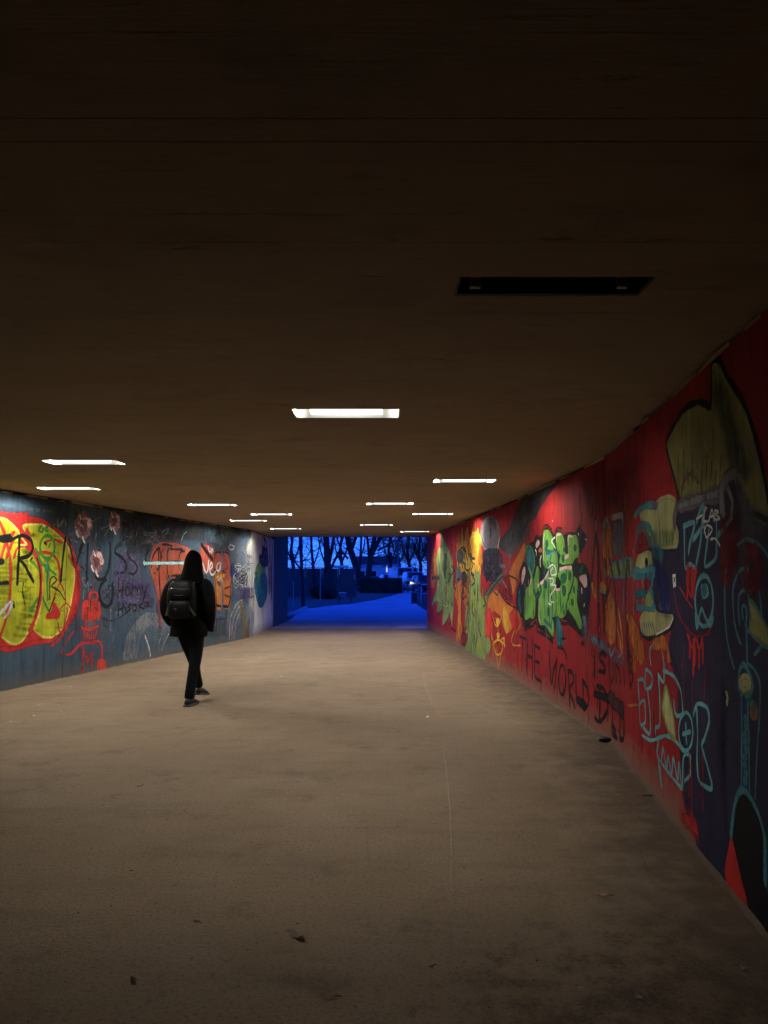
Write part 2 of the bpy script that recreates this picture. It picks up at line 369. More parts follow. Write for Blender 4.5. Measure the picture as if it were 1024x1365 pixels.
# worn edge of dust and grit along both walls
def edge_grit(W, parent, s0, s1, seed):
    rnd = random.Random(seed); bm = bmesh.new(); prev = None
    ss = s0
    while ss < s1:
        p0 = W.at(ss, 0.0, 0.001); w = 0.018 + 0.02 * rnd.random(); h = 0.008 + 0.012 * rnd.random()
        p1 = W.at(ss, h, 0.002); p2 = W.at(ss, 0.003, w)
        cur = [bm.verts.new(p) for p in (p1, p2)]
        if prev: bm.faces.new((prev[0], prev[1], cur[1], cur[0]))
        prev = cur; ss += 0.06 + rnd.random() * 0.08
    o = link('dust_fillet', mesh(bm, 'dust_fillet', True), M['floor'], parent); o['kind'] = 'stuff'
edge_grit(WR, floor, WR.cum[1] - 2, WR.cum[-1], 1); edge_grit(WL, floor, WL.cum[1], WL.cum[-1], 2)

# lamps: (x centre, rows y0..y1, lit)
LAMPS = [(-0.26, 5.1, 5.4, True), (0.65, 2.8, 3.0, False), (-2.97, 7.4, 7.7, True), (-4.07, 9.7, 10.0, True), (0.95, 8.9, 9.2, True),
         (-2.72, 12.0, 12.3, True), (0.09, 11.8, 12.1, True), (-2.06, 13.9, 14.2, True), (0.89, 13.8, 14.1, True), (-2.77, 15.5, 15.8, True),
         (-0.17, 16.8, 17.1, True), (-2.35, 18.2, 18.5, True), (0.78, 19.4, 19.7, True)]
LW2 = 0.37
LAMP_LABELS = ['lit oblong ceiling lamp closest to the unlit black slot', '', 'lit ceiling lamp over the floor in front of the yellow bubble letters', 'lit ceiling lamp tight against the slate wall above the yellow letters',
    'lit ceiling lamp near the red wall beside the lime green letters', 'lit ceiling lamp over the walker, out from the slate wall', 'lit ceiling lamp over the middle of the floor beyond the walker', 'lit ceiling lamp halfway between the walker and the exit, on the slate side',
    'lit ceiling lamp beside the red wall above the grey egg-headed figure', 'lit ceiling lamp tight to the slate wall over the orange letters', 'lit ceiling lamp in mid ceiling shortly before the exit', 'lit ceiling lamp before the cream painted wall panel', 'lit ceiling lamp at the exit above the olive winged creature']
# ceiling boards: imprint strips 0.1 m wide, 3 mm joints, uneven by a millimetre or two
ceil_root = empty('ceiling', (0, 0, H)); ceil_root['kind'] = 'structure'
def lims(y):      # ceiling spans a little over both walls
    def at(P):
        for (x0, y0), (x1, y1) in zip(P, P[1:]):
            if y0 <= y <= y1: return x0 + (x1 - x0) * (y - y0) / (y1 - y0)
        return P[-1][0]
    return at(LW) - 0.25, at(RW) + 0.25
rndc = random.Random(11)
bm_far = bmesh.new(); board_cache = {}
for r in range(8, 220):
    y0, y1 = r / 10, (r + 1) / 10
    xa, xb = lims((y0 + y1) / 2); xa, xb = round(xa, 1), round(xb, 1)
    spans = [(xa, xb)]
    for (lx, la, lb, lit) in LAMPS:
        if la - 0.01 <= y0 and y1 <= lb + 0.01:
            ns = []
            for (p, q) in spans:
                if p < lx - LW2 and lx + LW2 < q: ns += [(p, lx - LW2), (lx + LW2, q)]
                else: ns.append((p, q))
            spans = ns
    dz = rndc.uniform(-0.0007, 0.0007); gap = rndc.choice((0.0001, 0.0002, 0.0003, 0.0004, 0.0009))
    for (p, q) in spans:
        if r < 48:
            bm = bmesh.new(); add_box(bm, p, q, y0 + gap, y1 - gap, dz, 0.04 + dz)
            link('ceiling_board', mesh(bm, 'ceiling_board'), M['ceiling'], ceil_root)
        else: add_box(bm_far, p, q, y0 + gap, y1 - gap, dz * 0.7, 0.04 + dz * 0.7)
o = link('ceiling_boards_beyond', mesh(bm_far, 'ceiling_boards_beyond'), M['ceiling'], ceil_root); o['kind'] = 'stuff'
bm = bmesh.new(); add_box(bm, -12.5, 2.6, -25, 0.8, 0, 0.12); link('ceiling_slab', mesh(bm, 'ceiling_slab'), M['ceiling'], ceil_root)
bm = bmesh.new(); add_box(bm, -12.5, 3.0, -25, 22.0, 0.17, 1.1); link('deck_slab', mesh(bm, 'deck_slab'), M['void'], ceil_root)
bm = bmesh.new(); add_box(bm, -14, 14, 22.003, 22.3, 0.0, 1.3); link('fascia_beam', mesh(bm, 'fascia_beam'), M['dark_wall'], ceil_root)

bm = bmesh.new(); add_box(bm, -4.2, 6.5, 22.31, 29.5, 0.78, 1.1); link('added_shade_slab', mesh(bm, 'added_shade_slab'), M['dark_wall'], ceil_root)  # added unseen slab that shades the path outside the exit
def make_lamp(x, y0, y1, lit, label=''):
    root = empty('ceiling_lamp', (x, (y0 + y1) / 2, H)); d = (y1 - y0) / 2 - 0.002; w = LW2 - 0.002
    bm = bmesh.new(); t = 0.008
    add_box(bm, -w, w, -d, -d + t, 0.002, 0.15); add_box(bm, -w, w, d - t, d, 0.002, 0.15)
    add_box(bm, -w, -w + t, -d + t, d - t, 0.002, 0.15); add_box(bm, w - t, w, -d + t, d - t, 0.002, 0.15)
    add_box(bm, -w, w, -d, d, 0.151, 0.158)
    link('housing', mesh(bm, 'housing'), M['lamp_metal'] if lit else M['steel_dark'], root)
    if lit:
        # curved prismatic diffuser set up inside the recess, ends tapering
        bm = bmesh.new(); rings = []
        for k in range(13):
            u = -1 + 2 * k / 12; f = max(0.25, (1 - abs(u) ** 8)) ; xx = u * 0.2
            rings.append([(xx, 0.02 * math.cos(a) * (0.6 + 0.4 * f), 0.04 + 0.02 * math.sin(a) * f) for a in [2 * math.pi * j / 12 for j in range(12)]])
        add_loft(bm, rings)
        link('diffuser', mesh(bm, 'diffuser', True), M['diffuser'], root)
        for s in (-1, 1):
            box('side_baffle', -0.25, 0.25, s*0.0455 - 0.002, s*0.0455 + 0.002, 0.004, 0.15, M['glow_baffle'], root)  # added glowing baffle, limits the tube's spread along the tunnel
            box('end_cap', min(s*0.2005, s*0.212), max(s*0.2005, s*0.212), -0.04, 0.04, 0.022, 0.149, M['lamp_metal'], root)
            # tilted emitter added inside for wall scallops, throwing light sideways past the lip of the recess
            bm = bmesh.new(); P = [(s*0.214, -0.036, 0.024), (s*0.214, 0.036, 0.024), (s*0.232, 0.036, 0.072), (s*0.232, -0.036, 0.072)]
            bm.faces.new([bm.verts.new(q) for q in (P if s < 0 else P[::-1])]); me_ = bpy.data.meshes.new('added_emitter'); bm.normal_update(); bm.to_mesh(me_); bm.free()
            link('added_emitter', me_, M['added_emitter_dim'] if abs(x + 0.26) < .01 else M['added_emitter'], root)
        tag(root, label, 'lamp', 'lit lamps recessed in the tunnel ceiling')
    else:
        for s in (-1, 1):
            box('tube_holder', s*0.29 - 0.022, s*0.29 + 0.022, 0.03, 0.06, 0.012, 0.06, M['bracket'], root, 0.004)
        box('gear_tray', -0.24, 0.24, -0.03, 0.03, 0.1, 0.13, M['steel_dark'], root, 0.004)
        box('frame', -w, w, d - 0.02, d - 0.0085, 0.001, 0.012, M['steel_dark'], root)
        tag(root, 'unlit empty lamp recess, a black slot in the concrete ceiling', 'lamp')
    return root
for L, lb in zip(LAMPS, LAMP_LABELS): make_lamp(*L, lb)

# ------------------------------------------------------------------ spray paint: ribbons and filled shapes lying on the wall panels
PAL = dict(blk=(.007,.0065,.007), red=(.52,.028,.024), rd2=(.6,.05,.03), dred=(.2,.014,.016), yel=(.42,.44,.016), ygl=(.66,.58,.1), dolv=(.13,.14,.012),
    grn=(.022,.27,.035), lgr=(.14,.33,.045), mgr=(.185,.255,.07), dgr=(.012,.09,.05), tea=(.02,.13,.15), cya=(.13,.38,.4), cyd=(.05,.2,.23), cyl=(.36,.68,.68),
    pnk=(.66,.42,.38), mau=(.27,.13,.13), mad=(.12,.05,.055), wht=(.68,.68,.64), gry=(.24,.245,.25), mgy=(.12,.125,.13), dgy=(.033,.036,.038), org=(.5,.15,.022), ors=(.42,.085,.045),
    oyl=(.66,.36,.04), fir=(.75,.5,.05), prp=(.075,.045,.13), lav=(.12,.12,.2), nvy=(.022,.02,.048), nv2=(.016,.017,.03), slt=(.1,.135,.18), sll=(.19,.235,.28), crm=(.58,.57,.49), glow_blue=(.26,.44,.57),
    olv=(.31,.31,.095), oli=(.38,.37,.15), brn=(.16,.12,.05), rbr=(.24,.06,.02), blu=(.02,.035,.14), skn=(.3,.12,.06), lil=(.15,.13,.16), gsm=(.075,.1,.075), bwn=(.05,.018,.012))
_pm = {}
def paint_mat(col, soft, op, worn, solid=False):
    k = (col, soft, op, worn, solid)
    if k in _pm: return _pm[k]
    t = NT('spray_paint_' + col); a = t.n('ShaderNodeAttribute', attribute_name='e'); c0 = PAL[col]
    n1 = t.noise(t.pos(), 2.5, 3, 0.65); n2 = t.noise(t.pos(), 60, 1); vs = t.noise(t.pos((6, 6, 0.6)), 3.0, 3, 0.6)
    c = t.mix(t.ramp(n1, [(0.28, 0), (0.72, 1)]), tuple(x * 0.6 for x in c0), tuple(min(1, x * 1.25 + .004) for x in c0))
    n3 = t.noise(t.pos((1, 1, .7)), 14, 3, 0.7)
    c = t.mix(t.math('MULTIPLY', t.ramp(n3, [(0.52, 0), (0.7, 1)]), 0.55), c, tuple(x * 0.45 + .006 for x in c0))
    c = t.mix(t.math('MULTIPLY', t.ramp(vs, [(0.46, 0), (0.7, 1)]), 0.55), c, tuple(x * 0.42 + .004 for x in c0))
    if max(c0) > .05: c = t.mix(t.math('MULTIPLY', t.ramp(n2, [(0.66, 0), (0.74, 1)]), 0.3), c, (.2, .18, .16))
    e = t.math('ADD', a.outputs['Fac'], t.math('MULTIPLY', t.math('SUBTRACT', n2, 0.5), 0.5 * min(1, soft + 0.2)))
    mr = t.n('ShaderNodeMapRange', interpolation_type='SMOOTHSTEP'); mr.inputs[1].default_value = 0.08; mr.inputs[2].default_value = 0.1 + soft * 0.75
    t.l(e, mr.inputs[0]); al = t.math('MULTIPLY', mr.outputs[0], op)
    if worn:
        wv = t.noise(t.pos((3, 3, 0.8)), 6.0, 3, 0.7)
        al = t.math('MULTIPLY', al, t.ramp(wv, [(0.34, 0.35), (0.52, 1)]))
    p = t.bsdf(c, 0.7, None, spec=0.12)
    if solid: _pm[k] = t.done(p); return _pm[k]
    tr = t.n('ShaderNodeBsdfTransparent'); mx = t.n('ShaderNodeMixShader')
    t.l(al, mx.inputs[0]); t.l(tr.outputs[0], mx.inputs[1]); t.l(p.outputs[0], mx.inputs[2])
    _pm[k] = t.done(mx); return _pm[k]

CROP = dict(A=(0,675,7.0), B=(90,670,5.936), C=(270,690,8.033), D=(180,640,4.6545), E=(565,680,7.587), F=(620,670,5.93), G=(680,690,7.183),
    H=(780,640,5.246), I=(880,600,4.549), J=(780,750,2.7295), K=(780,400,3.414), M=(660,600,3.41), N=(680,830,6.0235), O=(820,880,3.691), P=(0,0,1.0))
def catmull(P, closed, step):
    P = [np.array(p, float) for p in P]; n = len(P); out = []
    if n < 2: return P
    rng = n if closed else n - 1
    for i in range(rng):
        if closed: a, b, c, d = P[(i-1) % n], P[i], P[(i+1) % n], P[(i+2) % n]
        else: a, b, c, d = P[max(i-1, 0)], P[i], P[i+1], P[min(i+2, n-1)]
        L = np.linalg.norm(c - b); m = max(1, int(math.ceil(L / step)))
        t0 = (c - a) * 0.42; t1 = (d - b) * 0.42
        # keep tangents from overshooting short segments
        for tt in (t0, t1):
            q = np.linalg.norm(tt)
            if q > L * 1.1: tt *= L * 1.1 / q
        for k in range(m):
            u = k / m; u2, u3 = u*u, u*u*u
            out.append(b*(2*u3 - 3*u2 + 1) + t0*(u3 - 2*u2 + u) + c*(-2*u3 + 3*u2) + t1*(u3 - u2))
    if not closed: out.append(P[-1])
    return out
_layer = {WR: [], WL: []}
class Piece:
    def __init__(s, W, root, name, label=None):
        s.W, s.root, s.name, s.label = W, root, name, label; s.bm = bmesh.new(); s.e = s.bm.verts.layers.float.new('e'); s.mats = []; s.o = s.bm.verts.layers.float.new('off')
        s.rnd = random.Random(sum(map(ord, name + (label or ''))) + 5); s.crop = 'P'
    def c(s, k): s.crop = k; return s
    def pt(s, p):
        x0, y0, sc = CROP[s.crop]; return s.W.hit(x0 + p[0] / sc, y0 + p[1] / sc)
    def mi(s, m):
        if m not in s.mats: s.mats.append(m)
        return s.mats.index(m)
    def nxt(s):
        return 0.0   # set per stroke in settle()
    def settle(s, first):
        """lift what was added since vertex 'first' just clear of everything it crosses"""
        s.bm.verts.ensure_lookup_table(); vs = [s.bm.verts[i] for i in range(first, len(s.bm.verts))]
        if not vs: return
        x0 = min(v.co.x for v in vs); x1 = max(v.co.x for v in vs); y0 = min(v.co.y for v in vs); y1 = max(v.co.y for v in vs)
        L = 1 + max([l for (a, b, c, d, l) in _layer[s.W] if a < x1 and b > x0 and c < y1 and d > y0] or [0])
        _layer[s.W].append((x0, x1, y0, y1, L)); off = 0.0015 + L * 0.000025
        for v in vs: v[s.o] = off
    def v(s, ss, z, e, off):
        q = s.bm.verts.new((ss, min(max(z, 0.004), 2.563), 0)); q[s.e] = e; q[s.o] = off; return q
    def ribbon(s, Q, w, mi, closed, off, caps=True):
        n = len(Q); rows = []; ph = s.rnd.random() * 9
        for i in range(n):
            a = Q[(i-1) % n] if closed else Q[max(i-1, 0)]; b = Q[(i+1) % n] if closed else Q[min(i+1, n-1)]
            t = b - a; L = np.linalg.norm(t); t = t / L if L > 1e-9 else np.array((0., 1.)); nn = np.array((-t[1], t[0]))
            ww = w * 0.5 * (1 + 0.14 * math.sin(i * 0.7 + ph) + 0.08 * math.sin(i * 1.9 + ph * 2))
            rows.append((Q[i], nn, ww, 1.0, t))
        if caps and not closed:
            q, nn, ww, _, t = rows[0]; rows.insert(0, (q - t * ww, nn, ww * 0.75, 0.0, t))
            q, nn, ww, _, t = rows[-1]; rows.append((q + t * ww, nn, ww * 0.75, 0.0, t))
        vs = [(s.v(*(q + nn * ww), 0.0, off), s.v(*q, e, off), s.v(*(q - nn * ww), 0.0, off)) for q, nn, ww, e, t in rows]
        m = len(vs)
        for i in range(m if closed else m - 1):
            a, b = vs[i], vs[(i+1) % m]
            for k in (0, 1):
                f = s.bm.faces.new((a[k], a[k+1], b[k+1], b[k])); f.material_index = mi
    def s(self, col, w, *pts, soft=0.5, op=1.0, worn=False, closed=False):
        mi = self.mi(paint_mat(col, soft, op, worn)); w = w * (.82 if col in ('cya', 'cyd') else 1.12) + .003 if w < .12 else w; Q = catmull([self.pt(p) for p in pts], closed, max(0.02, min(0.06, w)))
        n0 = len(self.bm.verts); self.ribbon(Q, w, mi, closed, self.nxt()); self.settle(n0); return self
    def ring(self, col, w, cx, cy, rx, ry, **k):
        return self.s(col, w, *[(cx + rx * math.cos(a * math.pi / 5), cy + ry * math.sin(a * math.pi / 5)) for a in range(10)], closed=True, **k)
    def f(self, col, *pts, edge=0.04, soft=0.6, worn=False, sharp=False, line=None, lw=0.025):
        mi = self.mi(paint_mat(col, soft, 1.0, worn)); P = [self.pt(p) for p in pts]
        Q = [np.array(p) for p in P] if sharp else catmull(P, True, 0.06)
        mo = self.mi(paint_mat(col, soft, 1.0, False, True))
        off = self.nxt(); n0 = len(self.bm.verts); tris = tessellate_polygon([[Vector((q[0], q[1], 0)) for q in Q]])
        vs = [self.v(q[0], q[1], 1.0, off) for q in Q]
        for t in tris:
            try: fc = self.bm.faces.new([vs[i] for i in t]); fc.material_index = mi if worn else mo
            except ValueError: pass
        self.settle(n0); n0 = len(self.bm.verts); self.ribbon(Q, edge, mi, True, self.nxt()); self.settle(n0)
        if line: n0 = len(self.bm.verts); self.ribbon(catmull(P, True, 0.05), lw, self.mi(paint_mat(line, 0.4, 1.0, False)), True, self.nxt()); self.settle(n0)
        return self
    def oval(self, col, cx, cy, rx, ry, jit=0.0, **k):
        return self.f(col, *[(cx + rx * math.cos(a * math.pi / 5) * (1 + jit * self.rnd.uniform(-1, 1)), cy + ry * math.sin(a * math.pi / 5) * (1 + jit * self.rnd.uniform(-1, 1))) for a in range(10)], **k)
    def wash(self, col, *pts, feather=0.15, op=0.5, worn=True, step=0.05):
        """soft-edged veil of paint: a grid whose vertices fade out towards the outline"""
        P = np.array([self.pt(p) for p in pts]); mi = self.mi(paint_mat(col, 0.8, op, worn)); off = self.nxt(); n0 = len(self.bm.verts)
        lo, hi = P.min(0) - step, P.max(0) + step; nx, ny = int((hi[0]-lo[0])/step) + 2, int((hi[1]-lo[1])/step) + 2
        X, Y = np.meshgrid(lo[0] + np.arange(nx)*step, lo[1] + np.arange(ny)*step, indexing='ij')
        ins = np.zeros(X.shape, bool); D = np.full(X.shape, 1e9)
        for a, b in zip(P, np.roll(P, -1, 0)):
            cond = (a[1] > Y) != (b[1] > Y)
            with np.errstate(divide='ignore', invalid='ignore'): xi = (b[0]-a[0]) * (Y-a[1]) / (b[1]-a[1]) + a[0]
            ins ^= cond & (X < xi)
            ab = b - a; L2 = max(1e-12, ab @ ab); t = np.clip(((X-a[0])*ab[0] + (Y-a[1])*ab[1]) / L2, 0, 1)
            D = np.minimum(D, np.hypot(X - a[0] - t*ab[0], Y - a[1] - t*ab[1]))
        Ev = np.where(ins, np.clip(D / feather, 0, 1), 0.0); vd = {}
        def gv(i, j):
            if (i, j) not in vd: vd[(i, j)] = self.v(X[i, j], Y[i, j], float(Ev[i, j]), off)
            return vd[(i, j)]
        for i in range(nx-1):
            for j in range(ny-1):
                if Ev[i:i+2, j:j+2].max() > 0 and Y[i, j] < 2.56 and Y[i, j+1] > 0:
                    fc = self.bm.faces.new((gv(i, j), gv(i+1, j), gv(i+1, j+1), gv(i, j+1))); fc.material_index = mi
        self.settle(n0); return self
    def scrib(self, col, w, box_, n, **k):
        x0, y0, x1, y1 = box_
        return self.s(col, w, *[(self.rnd.uniform(x0, x1), self.rnd.uniform(y0, y1)) for _ in range(n)], **k)
    def drips(self, col, w, x0, x1, y0, y1, n, **k):
        for _ in range(n):
            x = self.rnd.uniform(x0, x1); y = self.rnd.uniform(y0, y0 + (y1-y0)*0.4); self.s(col, w * self.rnd.uniform(.6, 1.2), (x, y), (x + 1, (y+y1)/2), (x, self.rnd.uniform((y0+y1)/2, y1)), **k)
        return self
    def done(s):
        bm, W = s.bm, s.W
        for sj in W.cum[1:-1]:
            for q in (sj - 0.007, sj + 0.007):
                bmesh.ops.bisect_plane(bm, geom=list(bm.verts) + list(bm.edges) + list(bm.faces), dist=1e-5, plane_co=(q, 0, 0), plane_no=(1, 0, 0))
            bmesh.ops.delete(bm, geom=[f for f in bm.faces if abs(f.calc_center_median().x - sj) < 0.0065], context='FACES')
        loose = [v for v in bm.verts if not v.link_faces]
        if loose: bmesh.ops.delete(bm, geom=loose, context='VERTS')
        base = W.p[0]
        for v in bm.verts: v.co = W.at(v.co.x, v.co.y, v[s.o]) - base
        bm.normal_update()
        for f in bm.faces:
            if f.normal.dot(Vector((-W.sign, -0.2, 0))) < 0: f.normal_flip()
        me = bpy.data.meshes.new(s.name); bm.to_mesh(me); bm.free()
        for m in s.mats: me.materials.append(m)
        o = link(s.name, me, None, s.root)
        if s.label: o['label'] = s.label
        return o

# ================= left wall
def PL(n, l=None): return Piece(WL, wall_l, n, l)
def PR(n, l=None): return Piece(WR, wall_r, n, l)
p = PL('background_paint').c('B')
p.wash('dgy', (400,100),(480,60),(640,20),(900,40),(1100,90),(1100,330),(860,330),(720,330),(640,390),(580,420),(540,420),(500,390),(450,360),(400,340), op=.8, feather=.2)
p.wash('lav', (400,350),(480,340),(590,380),(600,600),(690,640),(700,830),(560,860),(380,850),(340,700),(380,500), op=.75, feather=.25)
p.wash('nv2', (20,60),(400,100),(400,330),(300,400),(120,380),(20,300), op=.5, feather=.3)
p.wash('slt', (40,900),(400,900),(420,1280),(60,1330), op=.5, feather=.3)
p.c('C').wash('gsm', (-420,1130),(0,1170),(130,1130),(240,1100),(280,1290),(0,1320),(-420,1380), op=.6, feather=.2)
p.wash('sll', (-500,900),(-100,1000),(0,1100),(0,1300),(-500,1400), op=.5, feather=.3)
p.wash('sll', (300,260),(480,260),(520,700),(430,900),(330,860),(290,600), op=.55, feather=.25)
p.wash('crm', (430,330),(500,180),(562,110),(562,1310),(520,1330),(470,1050),(480,800),(450,600), op=.8, feather=.35)
p.wash('sll', (240,880),(430,850),(560,1000),(540,1310),(260,1320), op=.6, feather=.2)
p.wash('dgy', (300,80),(540,110),(540,220),(430,250),(320,180), op=.6, feather=.15); p.wash('glow_blue', (20,10),(140,40),(300,70),(330,160),(280,330),(190,400),(80,350),(20,200), op=.9, feather=.45)  # pale blue paint, brightened to carry the lamp's light spot
p.c('A').wash('glow_blue', (-400,-140),(0,-110),(330,-70),(560,-30),(520,140),(330,130),(150,70),(-400,40), op=.8, feather=.3)  # lamp glow above the yellow letters, painted in as pale blue
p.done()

p = PL('painted_scribble', 'layer of pale and dark thin scribbles across the middle of the wall').c('D'); rn = random.Random(91)
for k in range(90):
    x = rn.uniform(-420, 560); y = 250 + (x + 420) * .06 + rn.uniform(0, 640) - max(0, (x - 100) * .12); c_ = rn.choice(('gry','sll','mgy','sll','slt','dgy','lav','nvy','gsm'))
    p.s(c_, rn.uniform(.012, .04), (x, y), (x + rn.uniform(-25, 25), y + rn.uniform(-20, 30)), (x + rn.uniform(-40, 40), y + rn.uniform(-20, 70)), (x + rn.uniform(-50, 50), y + rn.uniform(10, 90)), worn=True, op=.75, soft=.6)
for k in range(12):
    x = rn.uniform(-150, 560); y = rn.uniform(420, 620); p.ring(rn.choice(('sll','gry','lav','nvy')), .018, x, y, rn.uniform(10, 22), rn.uniform(14, 30), worn=True, op=.7)
p.drips('sll', .02, -400, 560, 650, 960, 26, worn=True, op=.6)
p.done()

p = PL('painted_letters', 'acid yellow bubble letters on a bright red halo').c('A')
p.f('red', (-400,30),(-150,60),(0,60),(80,80),(180,90),(330,120),(420,150),(520,220),(600,290),(660,380),(700,500),(735,650),(740,800),(700,980),(640,1080),(560,1170),(470,1250),(330,1270),(200,1310),(80,1335),(-150,1310),(-400,1340), edge=.09)
for x, y, r in ((245,75,14),(130,80,14),(190,98,30),(285,128,16)): p.oval('red', x, y, r, r*1.1, edge=.04)
p.f('yel', (-400,100),(-150,110),(20,115),(90,150),(150,210),(210,290),(250,340),(290,400),(345,480),(375,600),(380,750),(360,900),(320,1040),(270,1150),(210,1250),(140,1285),(70,1260),(20,1220),(-150,1200),(-400,1230), line='ygl', lw=.05)
p.f('yel', (215,185),(300,170),(390,175),(470,210),(540,270),(610,340),(660,440),(690,580),(690,720),(660,900),(620,1050),(560,1160),(480,1220),(400,1215),(340,1170),(310,1140),(360,1020),(390,850),(395,700),(370,560),(330,450),(290,380),(250,290), line='ygl', lw=.045)
rn = random.Random(5)
for k in range(26):
    y = 250 + k * 38 + rn.uniform(-12, 12); x = rn.uniform(110, 230); L = rn.uniform(70, 150)
    p.s('dolv', rn.uniform(.03, .09), (x, y), (x + L*.5, y + rn.uniform(-14, 14)), (x + L, y + rn.uniform(-10, 16)), op=.42, worn=True, soft=.9)
    if k % 2:
        x = rn.uniform(410, 520); p.s('dolv', rn.uniform(.02, .06), (x, y), (x + L*.4, y + rn.uniform(-10, 10)), (x + L*.8, y + 8), op=.4, worn=True, soft=.9)
for k in range(14):
    y = 500 + k*40; p.s('dolv', .06, (-40, y), (30, y + rn.uniform(-9, 9)), (90, y), op=.4, worn=True, soft=.9)
p.s('red', .085, (250,230),(320,430),(370,560),(382,700),(375,840),(340,1000),(285,1160))
p.s('dred', .03, (345,480),(372,600),(378,760),(362,880),(330,1030), op=.8)
p.s('red', .06, (0,150),(40,250),(70,370),(95,500),(100,650),(85,900),(40,1100),(-5,1230))
p.s('red', .06, (10,490),(50,350),(130,240)); p.s('red', .05, (60,480),(130,290)); p.s('red', .05, (130,480),(160,390),(230,365),(280,400))
p.f('red', (190,200),(260,300),(300,390),(280,420),(225,370),(185,365), edge=.03)
p.s('ygl', .035, (185,360),(235,360)); p.s('ygl', .03, (150,210),(200,290),(250,355))
p.s('red', .05, (350,440),(420,430),(490,450),(540,520),(555,620),(552,690)); p.s('red', .04, (430,330),(500,310),(580,340))
p.s('red', .03, (470,960),(520,800),(560,720),(600,800),(612,900)); p.f('red', (500,900),(525,930),(562,1000),(555,1035),(430,1045),(440,1000),(480,980), edge=.03)
p.s('red', .025, (560,955),(620,905),(675,975)); p.s('red', .035, (540,1090),(548,1150),(575,1180),(625,1000),(622,950)); p.s('red', .06, (480,1300),(560,1230),(620,1130), worn=True)
p.s('dred', .1, (690,500),(735,660),(735,850),(700,1000), op=.5, worn=True)
p.done()
p = PL('painted_figure', 'green stick figure sprayed over the yellow letters').c('A')
p.ring('grn', .05, 440, 380, 68, 108); p.s('grn', .045, (440,490),(442,600),(438,720),(445,870)); p.s('grn', .05, (360,470),(385,530),(440,570),(520,640))
p.s('grn', .04, (285,510),(330,550),(365,600)); p.s('grn', .04, (330,400),(360,460)); p.s('grn', .045, (350,860),(315,920),(292,970)); p.s('grn', .04, (398,850),(420,910),(455,975)); p.oval('grn', 293, 965, 14, 16)
p.s('grn', .045, (385,180),(360,225),(395,240),(398,205)); p.s('grn', .04, (440,190),(412,215),(445,230)); p.s('grn', .03, (455,380),(470,340)); p.oval('grn', 440, 580, 18, 40)
p.s('cya', .03, (440,510),(435,580),(455,610),(450,660), op=.7); p.s('gsm', .07, (490,190),(540,130),(560,200),(600,130),(632,165), worn=True); p.s('gry', .03, (540,110),(545,190),(600,120),(615,190), worn=True)
p.done()
p = PL('painted_letters', 'tall black capitals scrawled across yellow letters and slate paint').c('A')
p.s('blk', .13, (-30,300),(30,302),(92,295), soft=.3); p.s('blk', .06, (-10,720),(70,712)); p.oval('blk', 12, 515, 20, 22)
p.s('blk', .055, (180,290),(175,450),(165,600),(160,725), soft=.3); p.s('blk', .055, (128,305),(170,280),(230,275),(290,320),(305,390),(270,460),(185,492),(230,550),(270,630),(310,700), soft=.3)
p.s('blk', .05, (565,700),(578,560),(592,430),(610,290), soft=.3); p.s('blk', .045, (640,310),(670,460),(698,575),(735,460),(780,330), soft=.3)
p.s('blk', .02, (220,710),(210,780),(230,920)); p.s('blk', .025, (462,870),(466,690),(500,655),(528,690),(480,745),(550,790),(600,870)); p.s('blk', .03, (460,975),(510,850))
p.s('blk', .03, (285,500),(300,480)); p.s('blk', .04, (415,340),(430,350)); p.s('blk', .05, (125,900),(130,940)); p.s('wht', .06, (-10,1010),(60,930),(95,890), op=.7, worn=True); p.s('wht', .05, (40,1040),(80,990),(112,905), op=.7, worn=True)
p.c('B')
p.s('blk', .05, (160,330),(155,470),(150,622), soft=.3); p.s('blk', .055, (335,320),(337,430),(322,540),(285,600),(240,605),(215,570), soft=.3)
p.s('blk', .055, (425,335),(385,345),(375,395),(430,435),(465,490),(445,555),(390,556), soft=.35); p.s('blk', .05, (475,390),(490,440),(538,480),(552,525),(525,566),(485,555), soft=.35)
p.s('blk', .075, (300,608),(265,650),(250,720),(265,790),(310,825),(345,790),(357,720),(355,640), soft=.5); p.s('dgy', .11, (470,320),(490,370),(530,385),(548,340), soft=.7); p.s('dgy', .08, (385,360),(400,335),(430,330), soft=.7)
p.s('dgy', .05, (580,330),(585,400)); p.s('dgy', .05, (610,350),(640,390),(670,340)); p.s('nvy', .025, (265,915),(340,935),(420,905),(475,868))
p.done()

def flower(cx, cy, rx, ry, seed):
    p = PL('painted_flower', None).c('B'); rn = random.Random(seed)
    for k in range(9):
        a = k * 2 * math.pi / 9 + rn.uniform(-.2, .2); q = rn.uniform(.45, .68)
        p.oval(rn.choice(('mau', 'mau', 'pnk', 'mau')), cx + rx*q*math.cos(a), cy + ry*q*math.sin(a), rx*rn.uniform(.32, .5), ry*rn.uniform(.26, .4), jit=.25, edge=.025)
    p.oval('mad', cx, cy, rx*.4, ry*.35, jit=.3, edge=.05)
    for k in range(12):
        a = rn.uniform(0, 6.28); q = rn.uniform(.2, .95); x, y = cx + rx*q*math.cos(a), cy + ry*q*math.sin(a)
        p.s(rn.choice(('mad', 'pnk', 'mau', 'mad')), .02, (x, y), (x + rn.uniform(-12, 12), y + rn.uniform(-20, 20)), (x + rn.uniform(-22, 22), y + rn.uniform(-34, 34)), worn=True)
    for a in (2.6, 1.6, 4.2):
        x, y = cx + rx*.85*math.cos(a), cy + ry*.85*math.sin(a); p.s('wht', .04, (x - 4, y - 14), (x + 4, y + 16), (x + 12, y + 26))
    return p
flower(125, 190, 68, 115, 1).s('brn', .03, (95,95),(80,60),(65,20)).s('brn', .03, (180,160),(220,135),(262,112)).done()
